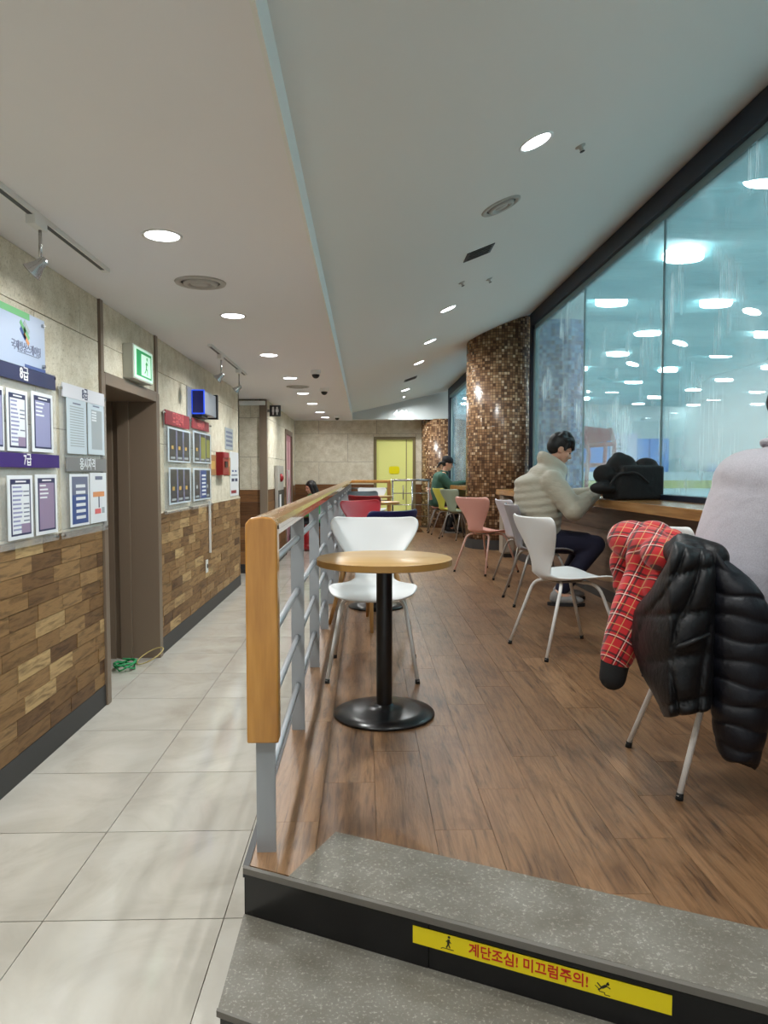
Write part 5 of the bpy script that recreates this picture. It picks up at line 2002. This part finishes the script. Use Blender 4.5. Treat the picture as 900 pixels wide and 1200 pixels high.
def board(label, box, heads, sheets, loc_u):
    """clear acrylic board with coloured header strips and framed sheets"""
    u0, u1, zb, zt = box
    t = thing('notice_board', label, 'notice board', (XW, u0, zb))
    T = Matrix.Translation((-XW, -u0, -zb))
    FB = T @ FL
    MB().box(u0, u1, zb, zt, 0.022, 0.026, FB).build('backing', 'acrylic', t)
    for uu in (u0 + .02, u1 - .02):
        for zz in (zb + .02, zt - .02):
            mb = MB()
            mb.tube([FB @ Vector((uu, zz, 0.009)), FB @ Vector((uu, zz, 0.034))], 0.009, 10)
            mb.build('standoff', 'steel', t, smooth=False)
    for (a, b, c, d), m, word, ink in heads:
        h = MB().box(a, b, c, d, 0.0265, 0.034, FB).build('header', m, t)
        text(word, (d - c) * 0.95, 'lettering', ink, h, FB @ Matrix.Translation(((a + b) / 2, (c + d) / 2, 0.0345)), thick=(d - c) * 0.014, sx=0.9)
    for (a, b, c, d), m, style in sheets:
        s_ = MB().box(a, b, c, d, 0.027, 0.032, FB).build('sheet', m, t, bevel=0.001)
        wd, ht = b - a, d - c

        def bar(x0, x1, y0, y1, mm, lift=0.0325):
            MB().box(a + wd * x0, a + wd * x1, c + ht * y0, c + ht * y1, 0.0318, lift, FB).build('print', mm, s_)
        rg = random.Random(int(a * 977))
        if style in ('navy', 'mauve', 'half'):
            fill = {'navy': 'paper', 'mauve': 'print_mauve', 'half': 'print_lilac'}[style]
            bar(0.10, 0.90, 0.06, 0.94, 'print_navy')
            bar(0.15, 0.85, 0.09, 0.86, fill, 0.033)
            n = 11 if style == 'navy' else 4
            for k in range(n):
                yk = 0.83 - 0.066 * k
                bar(0.18, rg.uniform(0.45, 0.58), yk - 0.028, yk, 'print_lilac' if style == 'navy' else 'paper', 0.0334)
                if style == 'navy' and rg.random() < 0.7:
                    bar(0.60, 0.83, yk - 0.028, yk - 0.008, 'ink_grey', 0.0334)
            if style == 'navy':
                bar(0.5, 0.85, 0.09, 0.24, 'print_mauve', 0.0336)
            bar(0.3, 0.72, 0.89, 0.915, 'ink_white', 0.033)
        elif style == 'lines':
            bar(0.3, 0.7, 0.90, 0.925, 'ink_grey')
            for k in range(16):
                bar(0.14, 0.86, 0.84 - 0.047 * k, 0.858 - 0.047 * k, 'print_grey')
        elif style == 'table':
            bar(0.3, 0.7, 0.90, 0.925, 'ink_grey')
            bar(0.2, 0.85, 0.1, 0.84, 'print_grey')
            for k in range(4):
                bar(0.22, 0.5, 0.78 - 0.05 * k, 0.81 - 0.05 * k, 'paper', 0.033)
        elif style == 'flow':
            bar(0.08, 0.92, 0.05, 0.60, 'print_blue')
            bar(0.08, 0.92, 0.60, 0.95, 'ink_grey')
            for k in range(6):
                bar(0.28, 0.78, 0.74 - 0.12 * k, 0.80 - 0.12 * k, 'paper', 0.033)
        elif style == 'chart':
            bar(0.3, 0.75, 0.86, 0.93, 'ink_grey')
            bar(0.15, 0.85, 0.52, 0.62, 'print_orange')
            bar(0.48, 0.54, 0.30, 0.52, 'print_navy')
            bar(0.25, 0.62, 0.18, 0.28, 'print_pink')
            bar(0.68, 0.85, 0.18, 0.30, 'print_grey')
        elif style in ('photos', 'photos2', 'photos3'):
            bar(0.05, 0.95, 0.05, 0.95, 'print_dark')
            for k in range(3):
                if k:
                    bar(0.05 + 0.30 * k - 0.012, 0.05 + 0.30 * k + 0.022, 0.05, 0.95, 'print_lilac', 0.033)
                bar(0.10 + 0.30 * k, 0.28 + 0.30 * k, 0.10, 0.16, 'print_grey', 0.033)
                bar(0.13 + 0.30 * k, 0.22 + 0.30 * k, 0.38, 0.48, 'print_gold' if style != 'photos3' else 'print_grey', 0.033)
            if style == 'photos2':
                bar(0.40, 0.66, 0.15, 0.85, 'print_olive', 0.0335)
                bar(0.72, 0.92, 0.20, 0.80, 'print_olive', 0.0335)
            if style == 'photos3':
                bar(0.40, 0.72, 0.06, 0.94, 'print_blue', 0.0335)
                for k in range(6):
                    bar(0.45, 0.67, 0.15 + 0.12 * k, 0.21 + 0.12 * k, 'paper', 0.034)
    return t


# tall board by the front: navy and purple headers
uA = wl(60, 600)[0]
uB = wl(-22, 560)[0]
wr = wrect
u55, u60 = wl(54.6, 450)[0], wl(60, 540)[0]
board('clear notice board with a navy and a purple header strip', (uB, uA + 0.03, wl(45, 641)[1] + 0.02, wl(54, 438)[1]),
      [((uB, u55 + .03, wl(54.6, 457)[1], wl(54.6, 440)[1]), 'header_navy', '8급', 'ink_white'),
       ((uB, u60 + .02, wl(60, 548.5)[1], wl(60, 533.5)[1]), 'header_purple', '7급', 'ink_white')],
      [(wr(-22, 0, 452, 528), 'paper', 'navy')[0:0] or ((uB + .02, wl(-1, 500)[0] - .02, wl(12, 529)[1], wl(12, 457)[1]), 'paper', 'half'),
       ((wl(0, 500)[0], wl(25, 500)[0], wl(12, 529)[1], wl(12, 457)[1]), 'paper', 'navy'),
       ((wl(30, 500)[0], wl(55, 500)[0], wl(43, 530)[1], wl(43, 461)[1]), 'paper', 'half'),
       ((wl(1, 590)[0], wl(31, 590)[0], wl(16, 632)[1], wl(16, 557)[1]), 'paper', 'navy'),
       ((wl(34.5, 590)[0], wl(60, 590)[0], wl(47, 626)[1], wl(47, 556)[1]), 'paper', 'mauve')], 0)
board('clear notice board with a white and a grey header strip beside the brown doorway', (wl(66, 560)[0], wl(120.5, 560)[0], wl(96, 626)[1], wl(66, 447)[1] - .015),
      [((wl(66, 455)[0], wl(115.5, 466)[0], wl(66, 464)[1], wl(66, 447.5)[1]), 'header_white', '8급', 'print_navy'),
       ((wl(71, 545)[0], wl(118, 545)[0], wl(95, 552.5)[1], wl(95, 537)[1]), 'header_grey', '응시자격', 'paper')],
      [((wl(72, 500)[0], wl(95, 500)[0], wl(84, 532)[1], wl(84, 468)[1]), 'paper_cool', 'lines'),
       ((wl(97, 500)[0], wl(116, 500)[0], wl(107, 533)[1], wl(107, 471.5)[1]), 'paper_cool', 'table'),
       ((wl(76, 590)[0], wl(98.5, 590)[0], wl(87, 616.5)[1], wl(87, 555.5)[1]), 'paper', 'flow'),
       ((wl(100, 590)[0], wl(119, 590)[0], wl(111, 612)[1], wl(111, 554)[1]), 'paper', 'chart')], 0)
board('photo board with a red header strip beside the doorway beyond the exit sign', (wl(189, 540)[0], wl(220, 540)[0], wl(205, 600)[1], wl(189, 480)[1]),
      [((wl(189, 488)[0], wl(217.5, 490)[0], wl(203, 500)[1], wl(203, 484)[1]), 'header_red', '모집안내', 'print_pink')],
      [((wl(192.5, 520)[0], wl(219, 520)[0], wl(206, 542)[1], wl(206, 503)[1]), 'paper_cool', 'photos'),
       ((wl(194, 570)[0], wl(219.8, 570)[0], wl(207, 590)[1], wl(207, 548)[1]), 'paper_cool', 'photos')], 0)
board('photo board with a red header strip under the blue light box', (wl(221, 540)[0], wl(245, 540)[0], wl(233, 595)[1], wl(221, 490)[1]),
      [((wl(221, 495)[0], wl(241, 498)[0], wl(231, 504)[1], wl(231, 492.5)[1]), 'header_red', '대회결과', 'print_pink')],
      [((wl(222.7, 520)[0], wl(243.6, 520)[0], wl(233, 543)[1], wl(233, 507)[1]), 'paper_cool', 'photos2'),
       ((wl(223, 565)[0], wl(243.6, 565)[0], wl(233, 586)[1], wl(233, 549)[1]), 'paper_cool', 'photos3')], 0)

# acrylic poster with a coloured emblem above the navy board
u0, u1 = wl(-28, 400)[0], wl(44, 400)[0]
z0_, z1_ = wl(44, 437.5)[1], wl(43, 376.5)[1]
po = thing('wall_poster', 'pale blue acrylic poster with a small striped emblem above the navy header', 'poster', (XW, u0, z0_))
FP = Matrix.Translation((-XW, -u0, -z0_)) @ FL
wd, ht = u1 - u0, z1_ - z0_
MB().box(u0, u1, z0_, z1_, 0.03, 0.036, FP).build('plate', 'poster_blue', po)
MB().box(u0, u1 - wd * 0.28, z1_ - ht * 0.12, z1_, 0.0361, 0.037, FP).build('print', 'print_green', po)
MB().box(u1 - wd * 0.38, u1, z0_, z0_ + ht * 0.06, 0.0361, 0.037, FP).build('print', 'print_blue', po)
for a, b, m in ((0.60, 0.72, 'print_green'), (0.66, 0.62, 'print_green'), (0.60, 0.60, 'print_blue'), (0.655, 0.52, 'print_orange'), (0.665, 0.74, 'print_grey')):
    mb = MB()
    T_ = FP @ Matrix.Translation((u0 + wd * a, z0_ + ht * b, 0.0365)) @ Matrix.Rotation(R(-42), 4, 'Z')
    mb.box(-0.034, 0.034, -0.011, 0.011, 0, 0.001, T_)
    mb.build('emblem_stripe', m, po)
text('국제빙상스케이팅', 0.052, 'lettering', 'ink_grey', po, FP @ Matrix.Translation((u0 + wd * 0.66, z0_ + ht * 0.34, 0.0368)), thick=0.0006, sx=0.8)
MB().box(u0 + wd * 0.5, u0 + wd * 0.88, z0_ + ht * 0.24, z0_ + ht * 0.255, 0.0361, 0.037, FP).build('print', 'ink_grey', po)
for uu in (u0 + .03, u1 - .03):
    for zz in (z0_ + .03, z1_ - .03):
        MB().tube([FP @ Vector((uu, zz, 0.0)), FP @ Vector((uu, zz, 0.05))], 0.009, 10).build('standoff', 'steel', po)

# exit sign over the doorway
u0, u1 = wl(142, 430)[0] + .03, wl(167, 430)[0]
z0_, z1_ = wl(155, 447)[1], wl(155, 408)[1]
ex = thing('exit_sign', 'glowing green running man exit sign over the brown doorway', 'sign', (XW, u0, z0_))
FX = Matrix.Translation((-XW, -u0, -z0_)) @ FL
MB().box(u0, u1, z0_, z1_, 0.0, 0.075, FX).build('case', 'exit_case', ex, bevel=0.005)
wd, ht = u1 - u0, z1_ - z0_
MB().box(u0 + .012, u1 - .012, z0_ + .012, z1_ - .012, 0.075, 0.079, FX).build('light_panel', 'exit_white', ex)
g0 = dict(m='exit_green')


def gq(x0, x1, y0, y1, T=None):
    MB().box(u0 + wd * x0, u0 + wd * x1, z0_ + ht * y0, z0_ + ht * y1, 0.0791, 0.0798, FX).build('pictogram', 'exit_green', ex)


gq(0.12, 0.36, 0.12, 0.88)
gq(0.36, 0.90, 0.80, 0.88)
gq(0.36, 0.90, 0.12, 0.17)
gq(0.86, 0.90, 0.17, 0.80)
mb = MB()
T_ = FX @ Matrix.Translation((u0 + wd * 0.62, z0_ + ht * 0.46, 0.0795))
k = ht / 10
for x0, y0, x1, y1, wd2 in ((0, -0.3, 0.5, 1.6, 1.0), (0, -0.3, 1.1, -1.0, .6), (1.1, -1.0, 1.0, -2.4, .55), (0, -0.3, -0.7, -1.3, .6), (-0.7, -1.3, -1.7, -2.0, .5), (0.5, 1.4, 1.5, 0.7, .45), (0.5, 1.4, -0.7, 0.7, .45)):
    d_ = Vector((x1 - x0, y1 - y0, 0))
    n_ = Vector((-d_.y, d_.x, 0)).normalized() * wd2 * k * 0.5
    P0, P1 = Vector((x0, y0, 0)) * k, Vector((x1, y1, 0)) * k
    mb.add([T_ @ v for v in (P0 - n_, P1 - n_, P1 + n_, P0 + n_)], [(0, 1, 2, 3)])
mb.add([T_ @ Vector((0.8 * k + 0.6 * k * math.cos(q), 2.5 * k + 0.6 * k * math.sin(q), 0)) for q in [j * math.pi / 6 for j in range(12)]], [tuple(range(12))])
mb.build('running_figure', 'exit_green', ex)

# blue light box sticking out above the photo boards
u0 = wl(223, 472)[0]
u1 = u0 + 0.62
z0_, z1_ = wl(226, 489)[1] + .03, wl(226, 461)[1] + .02
lb = thing('light_box', 'silver light box with a glowing blue end mounted over the photo boards', 'light box', (XW, u0, z0_))
FX = Matrix.Translation((-XW, -u0, -z0_)) @ FL
wd, ht = u1 - u0, z1_ - z0_
MB().box(u0 + .012, u1 - .05, z0_, z1_, 0.02, 0.13, FX).build('body', 'silver_paint', lb, bevel=0.006)
MB().box(u1 - .05, u1, z0_ - .015, z1_ + .015, 0.0, 0.145, FX).build('end_cap', 'black_plastic', lb, bevel=0.004)
MB().box(u0, u0 + .012, z0_ - .005, z1_ + .005, 0.012, 0.136, FX).build('glow_rim', 'blue_glow', lb)
MB().box(u0 - .004, u0, z0_ + .006, z1_ - .006, 0.022, 0.126, FX).build('screen', 'screen_blue', lb)
MB().box(u0 - .16, u0 - .01, z0_ - .05, z1_ + .02, 0.0, 0.012, FX).build('mount_plate', 'silver_paint', lb)
MB().box(u0 + .05, u0 + .3, z0_ - .03, z0_ - .001, 0.009, 0.10, FX).build('bracket', 'vent_dark', lb)


# small things past the photo boards
def wall_box(name, label, cat, px, depth, m, parts=()):
    u0, u1, zb, zt = wl(px[0], (px[2] + px[3]) / 2)[0], wl(px[1], (px[2] + px[3]) / 2)[0], wl((px[0] + px[1]) / 2, px[3])[1], wl((px[0] + px[1]) / 2, px[2])[1]
    t = thing(name, label, cat, (XW, u0, zb))
    FX = Matrix.Translation((-XW, -u0, -zb)) @ FL
    MB().box(u0, u1, zb, zt, 0.0, depth, FX).build('body', m, t, bevel=min(0.004, depth / 3))
    for nm, x0, x1, y0, y1, d0, d1, mm in parts:
        MB().box(u0 + (u1 - u0) * x0, u0 + (u1 - u0) * x1, zb + (zt - zb) * y0, zb + (zt - zb) * y1, d0, d1, FX).build(nm, mm, t)
    return t


wall_box('copper_plaque', 'plain copper coloured plaque left of the red fire box', 'plaque', (244.5, 252, 533, 557), 0.012, 'copper_board', [('print', .2, .8, .3, .7, .012, .013, 'print_gold')])
wall_box('fire_box', 'red fire alarm box sticking out of the beige wall', 'alarm box', (253, 260, 530, 557), 0.08, 'fire_red',
         [('lid', .05, .95, .75, .98, .08, .088, 'header_red'), ('button', .3, .7, .35, .6, .08, .09, 'black_plastic')])
wall_box('copper_notice', 'orange brown notice right of the red fire box', 'notice', (262.5, 269, 536, 557), 0.012, 'copper_board', [('print', .2, .8, .5, .8, .012, .013, 'print_orange')])
wall_box('info_sheet', 'tall white information sheet with red and dark marks by the wall end', 'poster', (269.3, 279, 530, 581), 0.006, 'paper',
         [('print', .15, .45, .33, .40, .006, .007, 'print_navy'), ('print', .55, .85, .33, .40, .006, .007, 'print_navy'), ('print', .1, .7, .06, .13, .006, .007, 'header_red'), ('print', .15, .85, .46, .49, .006, .007, 'ink_grey'), ('print', .2, .4, .55, .59, .006, .007, 'print_blue'), ('print', .55, .75, .55, .59, .006, .007, 'print_blue')])
wall_box('grey_notice', 'small grey printed notice above the white information sheet', 'notice', (263.5, 272.5, 502, 527), 0.006, 'print_grey',
         [('print', .1, .9, .15 + .2 * k, .25 + .2 * k, .006, .007, 'ink_grey') for k in range(4)])
u_, zt_ = wl(244, 586)
zb_ = wl(244, 648)[1]
cd = thing('cable_duct', 'thin white cable duct running down the wooden bricks', 'cable duct', (XW, u_, zb_))
MB().box(0.006, 0.026, -0.014, 0.014, 0, zt_ - zb_ - .01).build('duct', 'white_plastic', cd, bevel=0.002)
u_, zt_ = wl(241, 656)
zb_ = wl(241, 671)[1]
so = thing('wall_socket', 'white wall socket on the wooden bricks below the cable duct', 'socket', (XW, u_, zb_))
MB().box(0.006, 0.018, -0.04, 0.04, 0, zt_ - zb_).build('plate', 'white_plastic', so, bevel=0.002)
MB().lathe([(0.024, 0), (0.024, 0.003), (0.001, 0.003)], 20).build('outlet', 'vent_dark', so).matrix_local = Matrix.Translation((0.018, 0, (zt_ - zb_) * .5)) @ Matrix.Rotation(R(90), 4, 'Y')

# toilet sign sticking out at the corner, hose cabinet on the narrow wall
p0, p1 = at_y(316, 475, 10.95), at_y(329, 488, 10.95)
ts = thing('toilet_sign', 'square charcoal toilet sign with two white figures sticking out at the corner', 'sign', (-1.46, 10.95, (p0.z + p1.z) / 2))
hw = (p1.x - p0.x) / 2
cxs = (p0.x + p1.x) / 2 + 1.46
MB().box(cxs - hw, cxs + hw, -0.015, 0.015, -hw, hw).build('plate', 'sign_charcoal', ts, bevel=0.002)
MB().box(0.0, cxs - hw, -0.008, 0.008, -0.02, 0.02).build('bracket', 'steel', ts)
for sg in (-1, 1):
    mb = MB()
    mb.ell((cxs + sg * hw * 0.36, -0.016, hw * 0.52), (0.016, 0.003, 0.016))
    mb.box(cxs + sg * hw * 0.36 - 0.016 - (0.006 if sg > 0 else 0), cxs + sg * hw * 0.36 + 0.016 + (0.006 if sg > 0 else 0), -0.018, -0.015, -0.02, hw * 0.32)
    mb.box(cxs + sg * hw * 0.36 - 0.010, cxs + sg * hw * 0.36 + 0.010, -0.018, -0.015, -0.06, -0.02)
    mb.build('figure', 'ink_white', ts)
hc = thing('hose_cabinet', 'steel fire hose cabinet with a red lamp on the narrow wall', 'fire cabinet', (-1.46, 11.7, 0.0))
MB().box(0.009, 0.06, 0, 0.8, 0.55, 1.62).build('body', 'vent_grey', hc, bevel=0.004)
dr = MB().box(0.06, 0.072, 0.04, 0.76, 0.58, 1.22).build('door', 'vent_dark', hc)
MB().box(0.072, 0.076, 0.1, 0.3, 0.8, 1.15).build('print', 'ink_white', dr)
MB().lathe([(0.07, 0), (0.06, 0.03), (0.03, 0.05), (0.001, 0.055)], 20).build('alarm_lamp', 'fire_red', hc, smooth=True).matrix_local = Matrix.Translation((0.06, 0.35, 1.42)) @ Matrix.Rotation(R(90), 4, 'Y')

# coiled cables on the floor of the doorway
cg = thing('cable_coil', 'coil of green and tan cable lying on the tiles in the brown doorway', 'cable', (XW - 0.06, D1 - 0.36, 0.0))
rg = random.Random(12)
for k in range(5):
    pts = []
    ph_ = rg.uniform(0, 6)
    for j in range(16):
        q = ph_ + j * 0.42
        pts.append((-0.10 + 0.07 * math.cos(q) + rg.uniform(-.012, .012), -0.05 + 0.10 * math.sin(q) + rg.uniform(-.012, .012), 0.008 + 0.05 * abs(math.sin(q * 0.7 + k))))
    MB().tube(pts, 0.006, 6).build('cable', 'cable_green', cg, smooth=True)
pts = [(0.0 + 0.10 * math.cos(q) + 0.04, 0.12 + 0.10 * math.sin(q), 0.008 + 0.05 * (1 + math.sin(q + 1))) for q in [j * 0.4 for j in range(18)]]
MB().tube(pts, 0.005, 6).build('cable', 'cable_tan', cg, smooth=True)
